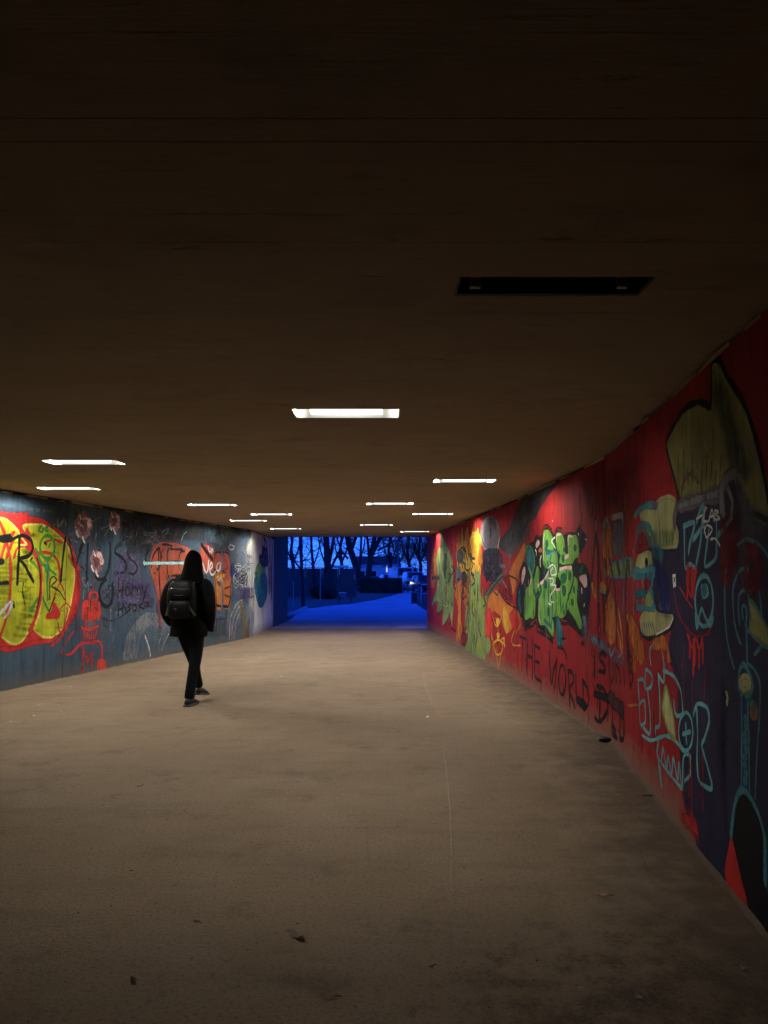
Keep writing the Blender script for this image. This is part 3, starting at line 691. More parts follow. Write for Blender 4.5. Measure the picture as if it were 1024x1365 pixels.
flower(370, 152, 46, 80, 2).s('brn', .022, (335,185),(315,225),(295,262)).s('mgy', .02, (415,145),(440,135),(462,152)).s('mgy', .02, (330,175),(300,195),(262,205)).done()
flower(230, 470, 50, 100, 3).s('dred', .018, (205,290),(208,400)).s('dred', .018, (210,570),(207,690)).done()

p = PL('painted_letters', 'two lines of thin black marker writing over purple scribbles').c('B')
for k in range(5): p.scrib('prp', .018, (370, 590, 690, 850), 9, op=.7)
for x, y in ((395,500),(430,540),(385,560),(640,680),(665,720),(655,800),(610,580)): p.ring('prp', .02, x, y, 22, 32)
p.s('prp', .02, (370,620),(460,585),(560,640),(650,640)); p.s('nvy', .02, (280,700),(330,750),(390,720),(300,690),(340,780))
w = .036
for st in (((405,600),(403,680),(400,762)),((440,618),(436,690),(432,752)),((402,700),(438,690)),((512,660),(511,742)),((512,690),(528,668),(545,680)),((553,742),(553,680),(568,668),(580,742)),((590,660),(598,705),(612,708)),((628,655),(612,720),(598,772)),
           ((405,785),(403,840),(400,902)),((440,788),(437,880)),((402,850),(438,835)),((460,825),(458,872)),((459,792),(460,797)),((502,808),(478,822),(500,842),(470,866)),((566,778),(566,858)),((598,788),(570,820),(602,842)),((640,795),(640,825))):
    p.s('blk', w, *st, soft=.35)
p.ring('blk', w, 474, 702, 17, 34, soft=.35); p.ring('blk', w, 530, 832, 18, 24, soft=.35); p.ring('blk', w, 622, 805, 15, 18, soft=.35)
p.done()
p = PL('painted_figure', 'red scrawled alien figure with a long head and thin arms').c('B')
p.s('dred', .025, (95,980),(100,860),(140,760),(190,720),(240,770),(265,880),(255,1000),(220,1080),(150,1100),(105,1040),(95,980)); p.ring('rd2', .06, 205, 742, 34, 36, worn=True)
p.f('rd2', (125,800),(150,780),(185,800),(215,790),(252,800),(255,880),(235,920),(190,905),(150,925),(120,910), edge=.06, worn=True)
p.s('dred', .035, (150,840),(165,830),(160,860)); p.s('dred', .03, (215,830),(240,850)); p.ring('rd2', .05, 178, 962, 38, 38, worn=True); p.oval('slt', 178, 962, 22, 24)
for k in range(6): p.s('rd2', .035, (125 + 20*k, 985 + (k % 2)*20),(132 + 19*k, 1030),(150 + 12*k, 1075), worn=True)
p.s('rd2', .05, (110,990),(170,1005),(240,975)); p.s('red', .05, (125,1105),(80,1140),(30,1195),(-10,1205)); p.s('red', .04, (-60,1210),(-20,1120),(45,1020), op=.8, worn=True)
p.s('red', .05, (195,1110),(245,1095),(268,1130),(272,1200),(270,1255)); p.f('rd2', (250,1245),(290,1255),(302,1315),(275,1330),(238,1315), edge=.05)
p.s('red', .05, (110,1110),(125,1200),(112,1340), worn=True); p.s('red', .045, (112,1335),(132,1180),(160,1265),(192,1180),(192,1290), worn=True); p.s('red', .04, (130,1110),(210,1110))
p.s('red', .08, (10,420),(40,480),(95,520), op=.6, worn=True); p.s('red', .09, (70,600),(90,700),(70,850),(30,930), op=.55, worn=True)
p.done()
p = PL('painted_arc', 'thin white chalky arcs like a rib cage near the floor').c('B')
rn = random.Random(9)
for k in range(15):
    q = k / 14; p.s(rn.choice(('sll','gry','sll')), .016 + .014*rn.random(), (445 + 100*q, 1245 - 10*q), (470 + 95*q, 1080 + 20*q), (530 + 70*q, 960 + 60*q), (620 + 40*q, 880 + 80*q), (715, 880 + 120*q), op=.8, worn=True)
for k in range(8): p.s('gry', .012, (560 + 8*k, 900 + 22*k), (640, 905 + 24*k), (712, 930 + 22*k), op=.7, worn=True)
p.s('wht', .045, (612,1055),(640,1130),(655,1210), op=.8, worn=True); p.s('gry', .04, (745,1170),(765,1110),(800,1040), worn=True); p.s('gry', .04, (720,1120),(745,1040), worn=True); p.s('gry', .02, (130,690),(125,760), worn=True)
for k in range(16):
    x = rn.uniform(640, 820); y = rn.uniform(100, 270); p.s('mgy', .018, (x, y), (x + rn.uniform(-40, 40), y + rn.uniform(30, 90)), worn=True)
for k in range(18):
    x = rn.uniform(420, 640); y = rn.uniform(130, 300); p.s(rn.choice(('dgy','mgy')), .02, (x, y), (x + rn.uniform(-50, 30), y + rn.uniform(20, 90)), worn=True, op=.8)
for k in range(12):
    x = rn.uniform(300, 900); y = rn.uniform(960, 1230); p.s('sll', .02, (x, y), (x + rn.uniform(-12, 12), y + rn.uniform(15, 60)), worn=True, op=.7)
p.done()
p = PL('painted_letters', 'orange block letters with black outlines and pink drips').c('D')
p.f('ors', (95,545),(110,440),(140,400),(175,390),(260,398),(300,415),(340,440),(340,570),(260,600),(200,605),(190,690),(175,760),(150,760),(128,650), edge=.06, worn=False)
for st in (((100,540),(112,470),(150,420),(158,520),(120,580)),((145,430),(150,600),(160,770)),((200,605),(202,440),(245,430),(295,430)),((200,515),(250,505),(300,512)),((200,600),(260,590),(320,595)),((275,520),(280,450),(310,440)),((170,400),(200,400),(230,410)),((205,420),(207,432)),((222,420),(224,432))): p.s('blk', .05, *st)
p.s('dred', .07, (150,750),(135,800),(150,850),(158,930), worn=True); p.s('ors', .05, (165,800),(160,900), worn=True); p.s('mad', .1, (232,380),(250,340),(262,310), worn=True); p.s('gry', .04, (290,370),(300,340),(320,320), worn=True)

for k in range(16):
    x = rn.uniform(105, 320); y = rn.uniform(400, 580); p.s(rn.choice(('rbr','dred','mau','org','bwn')), .06, (x, y), (x + rn.uniform(-10, 10), y + 20), (x + rn.uniform(-14, 14), y + rn.uniform(30, 80)), worn=True, op=.85, soft=.7)
p.s('dgy', .09, (90,420),(70,460),(60,540), worn=True, op=.7); p.s('grn', .06, (148,935),(150,970), op=.4, worn=True)
p.f('ors', (405,415),(445,408),(485,430),(492,500),(480,560),(430,570),(410,500), edge=.06); p.s('blk', .13, (412,400),(445,445),(482,495), soft=.4); p.s('pnk', .03, (450,410),(480,440),(470,430),(485,425))
p.c('C')
p.f('ors', (140,378),(170,372),(198,390),(206,560),(155,585),(122,530),(128,440), edge=.05, line='blk', lw=.045); p.f('ors', (218,385),(255,375),(282,400),(300,480),(310,640),(300,700),(225,700),(215,560), edge=.05, line='blk', lw=.045)
p.f('org', (120,600),(160,580),(205,570),(212,700),(205,960),(150,965),(138,780), edge=.05); p.f('org', (222,690),(300,680),(302,860),(278,962),(232,962),(226,800), edge=.05)
p.s('blk', .04, (125,610),(140,760),(150,960)); p.s('blk', .06, (300,700),(298,860),(272,960)); p.s('blk', .07, (150,940),(195,950)); p.s('blk', .08, (225,950),(270,955)); p.s('blk', .04, (150,590),(205,565),(240,590))
p.s('oyl', .1, (150,640),(190,630),(240,620), worn=True); p.s('oyl', .08, (155,720),(160,830), worn=True); p.s('wht', .07, (165,680),(195,650),(215,690), op=.7, worn=True); p.s('dgr', .1, (165,700),(190,720), worn=True); p.s('bwn', .05, (240,760),(290,740)); p.s('bwn', .05, (240,830),(290,850)); p.s('dred', .04, (240,450),(270,520),(240,560))
p.s('sll', .07, (207,380),(208,560)); p.s('slt', .08, (208,700),(207,960),(206,1040)); p.s('slt', .05, (170,1050),(215,1035),(235,1060)); p.s('dgy', .04, (135,1090),(190,1085),(245,1080),(262,1000)); p.s('dred', .06, (155,1090),(150,1160),(145,1210), worn=True, op=.7); p.s('rbr', .035, (240,1080),(265,1160),(280,1260), worn=True)
for x, y0, y1 in ((175,290,385),(236,290,385),(45,230,340),(75,310,400),(105,300,350)): p.s('rd2', .035, (x, y0), (x - 2, (y0+y1)/2), (x, y1), op=.8, worn=True)
p.done()
p = PL('painted_letters', 'looping white handwriting over the orange letters').c('C')
p.s('wht', .05, (-30,470),(5,500),(22,560),(42,590),(60,540),(64,465), soft=.3); p.s('wht', .045, (70,560),(105,525),(95,480),(75,530),(85,600),(115,610),(140,575), soft=.3)
p.s('wht', .045, (190,480),(158,500),(150,560),(180,560),(192,480),(190,560),(160,575), soft=.3); p.s('wht', .035, (60,310),(75,370),(110,330),(90,390),(115,350), soft=.4)
p.done()
p = PL('painted_line', 'straight pale cyan sprayed line across the wall').c('D'); p.s('cyl', .06, (55,517),(130,515),(220,515),(310,514), soft=.4); p.s('cyl', .05, (55,505),(58,525)); p.done()
p = PL('painted_letters', 'grey and purple scribbled tags beside the cream paint').c('C'); rn = random.Random(21)
p.f('blu', (300,530),(320,500),(345,540),(375,620),(350,660),(320,640),(300,600), edge=.08, worn=True); p.s('blu', .05, (310,690),(350,720),(380,690), worn=True)
for k in range(6): p.scrib(rn.choice(('nvy','mgy','sll','wht')), .02, (330, 500, 540, 760), 9, worn=True, op=.8)
for st in (((370,560),(360,590),(400,590),(420,560)),((395,650),(430,620),(470,610),(440,660),(400,690)),((390,690),(440,700),(480,640)),((450,660),(470,590))): p.s('blk', .05, *st)
p.ring('gry', .03, 385, 540, 28, 50, worn=True); p.ring('gry', .03, 420, 640, 40, 50, worn=True); p.s('wht', .03, (340,310),(300,290),(280,320),(310,345),(335,330), worn=True); p.s('gry', .03, (300,170),(290,240),(310,290),(340,330), worn=True)
for st in (((380,770),(375,850),(400,860),(410,780),(380,770)),((430,780),(470,770),(430,850),(480,840)),((490,770),(530,760),(500,850),(545,840)),((400,880),(430,870),(415,910))): p.s('prp', .04, *st)
p.wash('prp', (360,740),(560,720),(560,900),(400,900), op=.35, feather=.15)
for st in (((478,390),(478,430)),((478,412),(492,405),(494,430)),((505,410),(502,430),(514,428),(514,406)),((528,405),(520,415),(530,425)),((490,470),(478,500),(492,510),(494,470)),((505,490),(502,514),(514,512),(512,488)),((525,480),(524,515)),((518,492),(536,488)),((480,540),(500,545),(520,535))): p.s('blu', .03, *st)
for k in range(9): p.s('wht' if k % 3 == 0 else 'gry', .026, (285 + 8*k, 1300), (300 + 10*k, 1080 + 8*k), (360 + 8*k, 930 + 12*k), (425 + 3*k, 880 + 22*k), worn=True, op=.8)
for k in range(10): p.s('gry', .018, (430 + 9*k, 1290), (450 + 8*k, 1120), (475 + 6*k, 1000 + 10*k), (540, 920 + 24*k), worn=True, op=.7)
for k in range(8): p.s('slt', .03, (320 + rn.uniform(0, 200), 240 + rn.uniform(0, 120)), (320 + rn.uniform(0, 180), 420 + rn.uniform(0, 100)), worn=True, op=.7)
p.f('brn', (398,885),(412,900),(440,1000),(465,1090),(492,1300),(430,1300),(425,1120),(405,970), edge=.03)
p.done()
p = PL('painted_figure', 'green and blue dripping smear on cream paint').c('C')
p.f('wht', (566,130),(590,140),(602,170),(596,300),(585,450),(578,600),(558,600),(560,400),(562,250), edge=.03); p.s('mgy', .05, (600,170),(592,300),(584,440), op=.6)
p.f('lgr', (580,520),(625,470),(670,530),(668,640),(630,690),(580,660),(562,610), edge=.1, worn=True); p.f('tea', (556,660),(610,640),(668,610),(692,690),(690,820),(652,930),(612,950),(575,850),(558,740), edge=.1); p.s('cyd', .12, (590,690),(600,860), worn=True); p.s('lgr', .09, (610,560),(600,640), worn=True); p.s('blu', .1, (670,700),(672,860), worn=True)
p.f('nvy', (642,330),(690,350),(696,500),(640,505),(602,450),(610,400),(632,420), edge=.12, worn=True); p.s('blk', .12, (652,205),(680,260),(690,330), worn=True); p.s('nvy', .06, (596,930),(592,1050)); p.s('tea', .05, (625,930),(626,1025)); p.s('blk', .1, (560,600),(580,598))

rn = random.Random(71)
for k in range(34):
    x = rn.uniform(560, 690); q = rn.random(); y = 460 + 430*q; c_ = 'lgr' if q < .25 else ('cyd' if q < .5 else ('tea' if q < .8 else 'blu'))
    p.s(c_, rn.uniform(.05, .12), (x, y), (x + rn.uniform(-5, 5), y + 50), (x + rn.uniform(-8, 8), y + rn.uniform(60, 150)), worn=True, op=.85, soft=.7)
for k in range(10): x = rn.uniform(610, 690); y = rn.uniform(230, 430); p.s(rn.choice(('nvy','blk','dgy')), .07, (x, y), (x + rn.uniform(-5, 5), y + 40), (x + rn.uniform(-8, 8), y + rn.uniform(60, 120)), worn=True, op=.85, soft=.7)
p.s('mgy', .06, (655,940),(640,1030),(650,1100), worn=True, op=.4); p.drips('lil', .08, 690, 745, 300, 1000, 10, op=.7, worn=True); p.drips('mad', .1, 715, 750, 260, 1100, 10, op=.6, worn=True); p.drips('dgy', .06, 640, 740, 160, 600, 10, op=.7, worn=True)
p.done()

# ================= right wall
p = PR('background_paint').c('P')
p.f('nvy', (867,728),(901,727),(899,690),(909,672),(935,664),(961,659),(966,640),(976,630),(988,640),(996,660),(1004,682),(1024,690),(1060,690),(1200,640),(1200,1520),(1100,1400),(1014,1262),(985,1204),(960,1172),(937,1150),(925,1100),(912,1061),(909,1006),(906,950),(905,904),(893,872),(897,827),(880,812),(870,795), edge=.08, sharp=False)
p.c('H').wash('rbr', (170,0),(420,0),(400,160),(340,330),(320,520),(230,580),(180,380), op=.75, feather=.3); p.wash('dred', (420,0),(682,-200),(682,160),(560,110),(430,170), op=.6, feather=.3)
p.c('M').wash('dred', (360,60),(680,-60),(680,330),(520,330),(460,460),(400,300), op=.55, feather=.35)
p.c('O').wash('nv2', (510,60),(570,60),(570,900),(540,1000),(500,600), op=.8, feather=.2); p.wash('red', (300,720),(380,700),(420,820),(430,940),(330,840), op=.9, feather=.12); p.wash('gry', (540,1080),(640,1200),(753,1365),(600,1260),(420,960), op=.2, feather=.1)
p.done()
p = PR('painted_scribble', 'faint dark overspray, scuffs and drips over the red paint').c('P'); rn = random.Random(92)
for k in range(110):
    x = rn.uniform(590, 880); f_ = (x - 445) / 365; y = 768 + rn.uniform(-140, 200) * f_; L = rn.uniform(8, 40) * f_
    p.s(rn.choice(('dred','bwn','rbr','dred','mgy','blk')), rn.uniform(.015, .06), (x, y), (x + rn.uniform(-2, 2), y + L*.5), (x + rn.uniform(-3, 3), y + L), worn=True, op=.5, soft=.8)
p.done()
p = PR('painted_figure', 'huge pale olive creature with pointed ear beside the lamp-lit red').c('K')
p.f('olv', (370,650),(400,580),(450,500),(510,465),(548,472),(573,487),(576,400),(575,290),(590,268),(612,275),(650,350),(720,460),(770,600),(805,740),(835,900),(850,1010),(800,985),(740,950),(690,790),(640,800),(620,885),(440,925),(430,910),(410,820),(385,730), edge=.05, line='blk', lw=.045)
p.s('gsm', .28, (610,430),(650,560),(680,700),(720,770), op=.6, worn=True, soft=.8); p.s('mgr', .2, (600,330),(640,480),(660,620), op=.4, worn=True, soft=.8); p.wash('oli', (400,700),(620,700),(620,870),(440,910), op=.6, feather=.25)
for k in range(10): p.s('brn', .02, (425 + 22*k, 700 + (k % 3)*40), (428 + 21*k, 800), (432 + 20*k, 880 - (k % 4)*20), op=.6, worn=True)
p.s('brn', .03, (450,690),(455,790),(440,880)); p.s('brn', .025, (440,850),(480,790),(520,830), worn=True)
p.f('oli', (250,955),(285,940),(310,940),(345,905),(385,895),(415,915),(420,960),(405,1000),(425,1060),(418,1118),(310,1118),(280,1040),(258,1000), edge=.04)
p.s('mgr', .16, (300,1090),(400,1080), op=.6, soft=.8, worn=True)
p.s('lil', .15, (408,1010),(420,945),(520,912),(615,888), soft=.8, op=.9); p.s('gry', .06, (425,940),(520,905),(610,880), soft=.8, worn=True)
p.s('gry', .12, (628,960),(622,870),(655,800),(690,800),(722,900),(745,960), soft=.8, op=.9); p.s('mgy', .2, (700,860),(720,1000),(760,1060), soft=.9, op=.6); p.s('mgy', .25, (740,1000),(833,1040), soft=.9, op=.5); p.s('lil', .06, (245,960),(280,930),(330,935))
p.done()
p = PR('painted_letters', 'cyan outlined letters and ovals sprayed on navy paint').c('I')
p.s('cya', .045, (150,455),(150,580),(155,715),(185,690),(215,712),(232,640),(250,540),(265,330)); p.s('cya', .05, (145,462),(212,440),(185,560),(175,620)); p.s('cya', .05, (205,540),(262,460)); p.s('cya', .045, (225,430),(265,325),(270,470))
p.s('cya', .04, (300,480),(285,590),(275,705),(340,655),(345,560),(345,430)); p.s('cya', .05, (345,520),(400,470),(435,400),(440,310),(415,235), op=.9); p.s('gry', .05, (435,400),(442,310),(415,235), soft=.7)
p.ring('cya', .045, 270, 915, 55, 155); p.s('cya', .04, (255,830),(262,890),(295,865),(282,820),(255,828)); p.s('cya', .045, (218,990),(225,1080),(240,1010),(255,960),(275,1010),(305,1065),(325,1020)); p.oval('cyd', 272, 850, 12, 26)
for st in (((450,1320),(410,1150),(395,950),(400,750),(450,600),(520,545),(600,570),(655,640),(700,760)),((490,1170),(455,1050),(445,850),(480,740),(520,720),(580,770),(610,900),(620,1050),(618,1180),(575,1240)),((485,1060),(478,960),(482,880),(510,850),(545,900),(552,1050),(530,1110)),((505,1020),(500,960),(515,940),(530,990),(520,1060)),((525,1050),(530,1180),(532,1300))): p.s('cyd', .04, *st, soft=.7)
p.c('O')
for st in (((115,100),(120,210),(125,312),(150,302),(145,200),(118,220)),((115,100),(140,95),(150,140),(178,130),(185,80),(152,48),(150,130)),((160,140),(172,250),(172,362),(130,318)),((215,70),(222,200),(220,320),(200,332),(200,362)),((245,25),(240,110),(215,70)),((240,50),(290,80),(325,150),(335,250)),((290,200),(295,255),(312,275),(340,258)),((350,315),(350,360),(354,410)),((334,365),(372,352)),((388,265),(408,215),(455,235),(465,300),(440,390),(428,420),(450,500),(478,610),(472,636),(415,592),(405,480),(408,370),(404,240)),((135,370),(180,395),(250,372),(300,400),(340,450)),((215,400),(210,470),(270,560),(332,635)),((215,480),(220,560),(228,620)),((230,490),(238,430),(255,540),(262,470),(280,560),(288,480),(310,590),(316,500),(332,630),(338,480),(370,470),(372,560),(345,592))): p.s('cya', .04, *st)
p.ring('cya', .038, 350, 352, 35, 95); p.s('cya', .06, (222,530),(230,622)); p.c('J'); p.s('cya', .035, (240,370),(236,320),(255,292),(278,310),(288,370),(288,430))
p.done()
p = PR('painted_letters', 'small thin white scratched letters above the cyan tag').c('I')
for st in (((222,418),(258,395)),((262,440),(278,345)),((285,350),(268,390),(270,430),(292,432)),((298,432),(318,358),(330,432)),((302,405),(328,398)),((334,365),(336,420),(366,412),(340,390),(358,372),(334,365)),((270,470),(285,530),(320,480),(285,455),(270,500)),((310,540),(340,538),(365,580))): p.s('wht', .012, *st, soft=.3)
p.c('H')
for st in (((520,860),(522,905)),((535,855),(530,905),(545,890)),((553,855),(552,905)),((565,905),(568,860),(580,905)),((590,870),(588,910))): p.s('slt', .02, *st)
p.done()
p = PR('painted_drips', 'red drips and scribbles running down the navy paint').c('I')
p.drips('red', .04, 165, 215, 690, 900, 5); p.s('red', .04, (172,700),(165,800),(195,890),(220,720)); p.s('red', .014, (120,830),(155,890),(198,955)); p.s('dred', .016, (88,860),(120,1000),(180,1105),(260,1130),(318,1075)); p.drips('red', .035, 165, 265, 1120, 1365, 8); p.s('red', .03, (170,1120),(200,1200),(220,1130),(240,1210),(262,1140))
for k in range(14): p.scrib('dred', .04, (370, 380, 500, 820), 4, worn=True, op=.6)
for k in range(7): p.scrib('dred', .05, (520, 560, 620, 880), 4, worn=True, op=.7)
p.c('O'); p.drips('dred', .022, 330, 440, 380, 900, 6); p.s('dred', .025, (380,100),(385,240)); p.s('dred', .018, (330,0),(345,260)); p.s('dred', .018, (445,40),(440,200)); p.c('J'); p.s('dred', .016, (330,130),(345,200),(400,265),(450,260)); p.s('dred', .012, (365,300),(355,400),(365,500)); p.s('org', .02, (160,520),(190,518))
p.done()
p = PR('painted_figure', 'tall thin cyan outlined animal with olive face on dark paint').c('O')
p.s('cyd', .05, (612,140),(612,60),(635,18),(660,60),(682,130),(660,170),(622,165)); p.oval('oli', 642, 115, 26, 38); p.oval('skn', 686, 255, 16, 34); p.s('cyd', .12, (655,180),(685,225), soft=.8, op=.6)
p.f('blu', (628,190),(655,220),(662,420),(664,640),(626,620), edge=.03); p.s('cyd', .03, (625,170),(626,400),(625,622)); p.s('cyd', .03, (655,215),(662,430),(665,660)); p.s('cyd', .025, (692,680),(700,480),(712,300),(716,120),(690,50),(655,15))
for k in range(9): p.oval('cyd', 644 + 4*math.sin(k*2), 290 + 38*k, 6, 11)
p.f('blk', (585,870),(596,740),(625,655),(690,720),(738,900),(738,1100),(760,1250),(770,1420),(700,1320),(640,1160),(600,960), edge=.05); p.s('cyd', .06, (573,870),(590,720),(620,638),(660,660),(710,760),(740,880),(742,1090), soft=.6); p.s('cyd', .05, (612,650),(640,640),(680,690)); p.f('red', (576,880),(562,950),(545,1040),(552,1090),(600,1150),(655,1215),(630,1110),(600,980), edge=.03); p.s('oli', .03, (550,160),(556,185),(552,212)); p.c('I'); p.f('olv', (540,900),(590,960),(655,1080),(660,1200),(600,1150),(545,1100),(552,1000), edge=.03, line='cyd', lw=.02); p.c('O')
p.f('oli', (250,130),(240,180),(233,240),(262,345),(296,392),(292,310),(278,220), edge=.02, line='mgr', lw=.04)
p.done()
p = PR('painted_figure', 'teal and olive angular robot figure with a fan foot').c('H')
p.f('oli', (385,980),(420,900),(430,820),(470,780),(490,900),(520,935),(622,958),(590,1030),(500,1080),(440,1100),(390,1060), edge=.025); p.s('blk', .035, (382,1000),(392,1070),(440,1108),(510,1090),(600,1035),(630,955)); p.s('wht', .015, (500,1078),(588,1028),(618,968))
for k in range(6): p.s('cyd', .025, (400 + 14*k, 1000), (405 + 16*k, 1040), (400 + 18*k, 1085), op=.8)
p.f('oli', (358,632),(368,545),(420,505),(466,518),(472,632), edge=.025); p.oval('blk', 432, 575, 9, 22); p.s('blk', .02, (470,520),(474,640)); p.s('cyd', .12, (345,650),(410,655),(485,640)); p.s('tea', .04, (360,668),(470,668))
p.f('mgr', (172,590),(240,572),(325,550),(325,660),(180,675), edge=.02, worn=True); p.s('cyd', .04, (172,590),(325,550),(325,660),(180,675),(172,590)); p.s('dgy', .09, (230,590),(240,640)); p.s('dgy', .06, (300,570),(305,620)); p.s('cyd', .05, (205,580),(208,670)); p.s('tea', .03, (270,560),(275,660))
for x, y0, y1 in ((265,500,980),(290,480,1000),(340,500,930),(365,660,900),(405,680,900)): p.s('cya', .05, (x, y0), (x + 4, (y0+y1)/2), (x, y1), op=.65, worn=True)
p.s('tea', .07, (360,800),(420,790),(475,800)); p.s('cyd', .08, (370,890),(430,895),(490,890)); p.s('cyd', .06, (475,690),(465,760),(430,830)); p.s('cyd', .05, (470,780),(488,900)); p.f('mgr', (425,870),(430,810),(460,790),(472,870), edge=.02); p.s('dred', .12, (430,700),(430,760), op=.8)
p.s('blu', .35, (540,680),(560,860), op=.7, soft=.9, worn=True); p.s('blu', .2, (500,500),(510,700), op=.6, soft=.9, worn=True); p.s('cyd', .07, (350,250),(385,205),(440,175),(470,190)); p.s('cyd', .09, (365,350),(400,310),(460,340),(480,400), op=.8); p.s('cyd', .04, (440,370),(480,460),(520,470),(540,580), op=.8); p.s('cyd', .04, (525,300),(530,480), op=.7); p.f('dred', (360,480),(370,390),(410,360),(440,400),(450,460), edge=.08, worn=True); p.s('mgy', .06, (355,470),(370,370),(415,350),(460,450), op=.8)
p.s('tea', .1, (480,500),(540,520), op=.7)
p.done()
p = PR('painted_letters', 'tall smoky grey and orange ghost letters on red paint').c('H'); rn = random.Random(4)
p.f('org', (130,380),(150,330),(178,340),(190,450),(185,560),(165,650),(135,560), edge=.08, worn=True); p.f('org', (150,880),(180,800),(205,880),(215,1000),(200,1120),(160,1100), edge=.08, worn=True); p.f('org', (320,960),(380,1080),(410,1200),(400,1280),(350,1200),(320,1080), edge=.06, worn=True); p.s('oyl', .05, (235,900),(262,1100),(270,1250), worn=True, op=.8); p.s('org', .09, (220,1000),(260,1200), worn=True); p.s('org', .12, (300,960),(340,1150),(350,1320), worn=True); p.s('org', .1, (480,1150),(560,1140),(590,1250), worn=True)
p.wash('mgy', (190,275),(268,265),(262,550),(190,550), op=.85, feather=.06); p.s('gry', .07, (192,262),(262,248),(266,300)); p.s('mgy', .05, (265,300),(268,540)); p.s('gry', .1, (128,340),(150,270),(172,330), soft=.8); p.s('mgy', .05, (110,430),(130,340)); p.s('mgy', .08, (78,295),(75,400), soft=.9)
for st in (((78,380),(62,520),(40,760),(20,900)),((86,420),(105,620),(128,860),(135,1060)),((175,560),(210,760),(220,1000),(225,1160)),((95,460),(92,700),(100,1000)),((140,560),(160,740),(130,900)),((290,640),(288,900),(300,1300))): p.s('bwn', .075, *st, soft=.8, op=.9)
p.s('blk', .05, (110,720),(130,800),(165,780),(180,700)); p.s('cyd', .06, (112,770),(145,790)); p.s('mgr', .05, (120,610),(160,680), op=.5); p.s('oyl', .1, (55,740),(70,800), op=.6, worn=True); p.s('oyl', .1, (120,730),(140,760), op=.6, worn=True); p.s('blk', .04, (300,1000),(305,1250))
p.wash('slt', (20,1040),(110,1090),(180,1160),(280,1240),(300,1330),(230,1300),(130,1220),(40,1150), op=.95, feather=.08); p.s('sll', .02, (170,1180),(185,1230),(215,1170),(235,1240),(260,1200), op=.8)
for k in range(12): x = rn.uniform(20, 320); y = rn.uniform(600, 1100); p.s(rn.choice(('bwn','dred','org')), .03, (x, y), (x + rn.uniform(-6, 6), y + 60), (x, y + rn.uniform(90, 180)), worn=True, op=.7)
for k in range(6): x = rn.uniform(190, 330); y = rn.uniform(100, 420); p.s('org', .05, (x, y), (x + rn.uniform(-6, 6), y + 50), (x, y + rn.uniform(60, 140)), worn=True, op=.35)
p.done()
p = PR('painted_letters', 'black sprayed capitals in two rows low on the red wall').c('N')
B = [((78,108),(125,132)),((100,122),(98,250),(96,385)),((140,130),(140,270),(140,418)),((180,135),(180,290),(180,452)),((140,265),(180,282)),((200,180),(200,300),(202,430),(250,472)),((200,182),(242,208)),((200,308),(236,322)),
     ((314,232),(322,370),(335,495),(352,380),(378,295)),((378,295),(368,400),(358,528)),((470,385),(476,520),(482,662)),((470,388),(500,400),(512,470),(478,535),(500,610),(522,685)),((530,425),(532,520),(538,605),(585,655)),((585,465),(588,580),(592,690)),((585,465),(620,520),(634,610),(622,670),(596,692)),
     ((680,240),(681,340),(681,438)),((770,262),(738,240),(720,290),(758,340),(765,395),(716,388)),((720,515),(722,650),(720,782)),((700,510),(752,530),(787,610),(778,720),(722,797),(684,765))]
for st in B: p.s('blk', .05, *st, soft=.5)
p.ring('blk', .05, 420, 460, 28, 122, soft=.5); p.s('blk', .11, (540,620),(600,665), soft=.6); p.s('blk', .09, (680,572),(735,592),(792,612), soft=.6); p.s('bwn', .2, (800,600),(850,650),(905,710), soft=.7)
for st in (((832,600),(825,760),(822,880),(862,930)),((880,690),(884,820),(886,920)),((905,690),(918,800),(912,935),(884,932)),((822,820),(850,870))): p.s('blk', .06, *st, soft=.6)
for st in (((795,290),(800,400),(815,480),(832,430),(832,300)),((850,330),(852,400),(856,472)),((856,340),(885,400),(890,482)),((915,380),(920,490)),((958,240),(962,380),(966,515)),((958,240),(985,300),(965,372),(992,430),(968,522))): p.s('bwn', .05, *st, soft=.7, op=.9)
p.s('gry', .05, (856,500),(852,550),(858,590), op=.7, worn=True); p.s('bwn', .03, (870,600),(874,690)); p.s('org', .02, (950,662),(980,670),(1010,655), worn=True); p.s('mgy', .02, (300,120),(298,340),(300,500), op=.5, worn=True); p.s('mgy', .02, (345,160),(346,400),(350,560), op=.5, worn=True); p.s('bwn', .02, (128,60),(132,400), op=.6)
p.done()
p = PR('painted_letters', 'lime green blocky letters with black shadow and pink shine').c('G'); rn = random.Random(12)
p.f('blk', (95,470),(130,430),(155,430),(158,300),(195,255),(232,230),(240,190),(265,175),(285,200),(305,170),(315,120),(350,92),(395,125),(425,170),(445,128),(485,128),(520,180),(560,150),(640,148),(658,95),(690,130),(735,195),(700,290),(640,400),(660,450),(710,450),(745,500),(765,620),(758,850),(742,1000),(715,1130),(690,1120),(640,1050),(590,1000),(510,960),(460,955),(440,1000),(410,1165),(370,1110),(300,1070),(268,1040),(260,960),(210,990),(150,1050),(125,960),(75,910),(62,800),(70,690),(100,600), edge=.04)
p.s('dred', .05, (310,150),(335,85),(360,80),(400,120)); p.s('dred', .05, (430,150),(450,105),(495,115),(520,160)); p.s('blk', .03, (310,130),(335,75),(365,75),(402,115)); p.s('blk', .025, (435,130),(460,100),(500,108)); p.wash('dgy', (640,110),(665,50),(740,190),(690,330),(640,400), op=.9, feather=.05)
p.s('blk', .045, (118,985),(148,1078),(175,1050),(215,1040),(250,1000),(262,1085),(330,1120),(410,1190)); p.s('blk', .045, (448,975),(520,1018),(560,1010),(600,1040),(685,1125)); p.s('blk', .05, (690,1200),(712,1210))
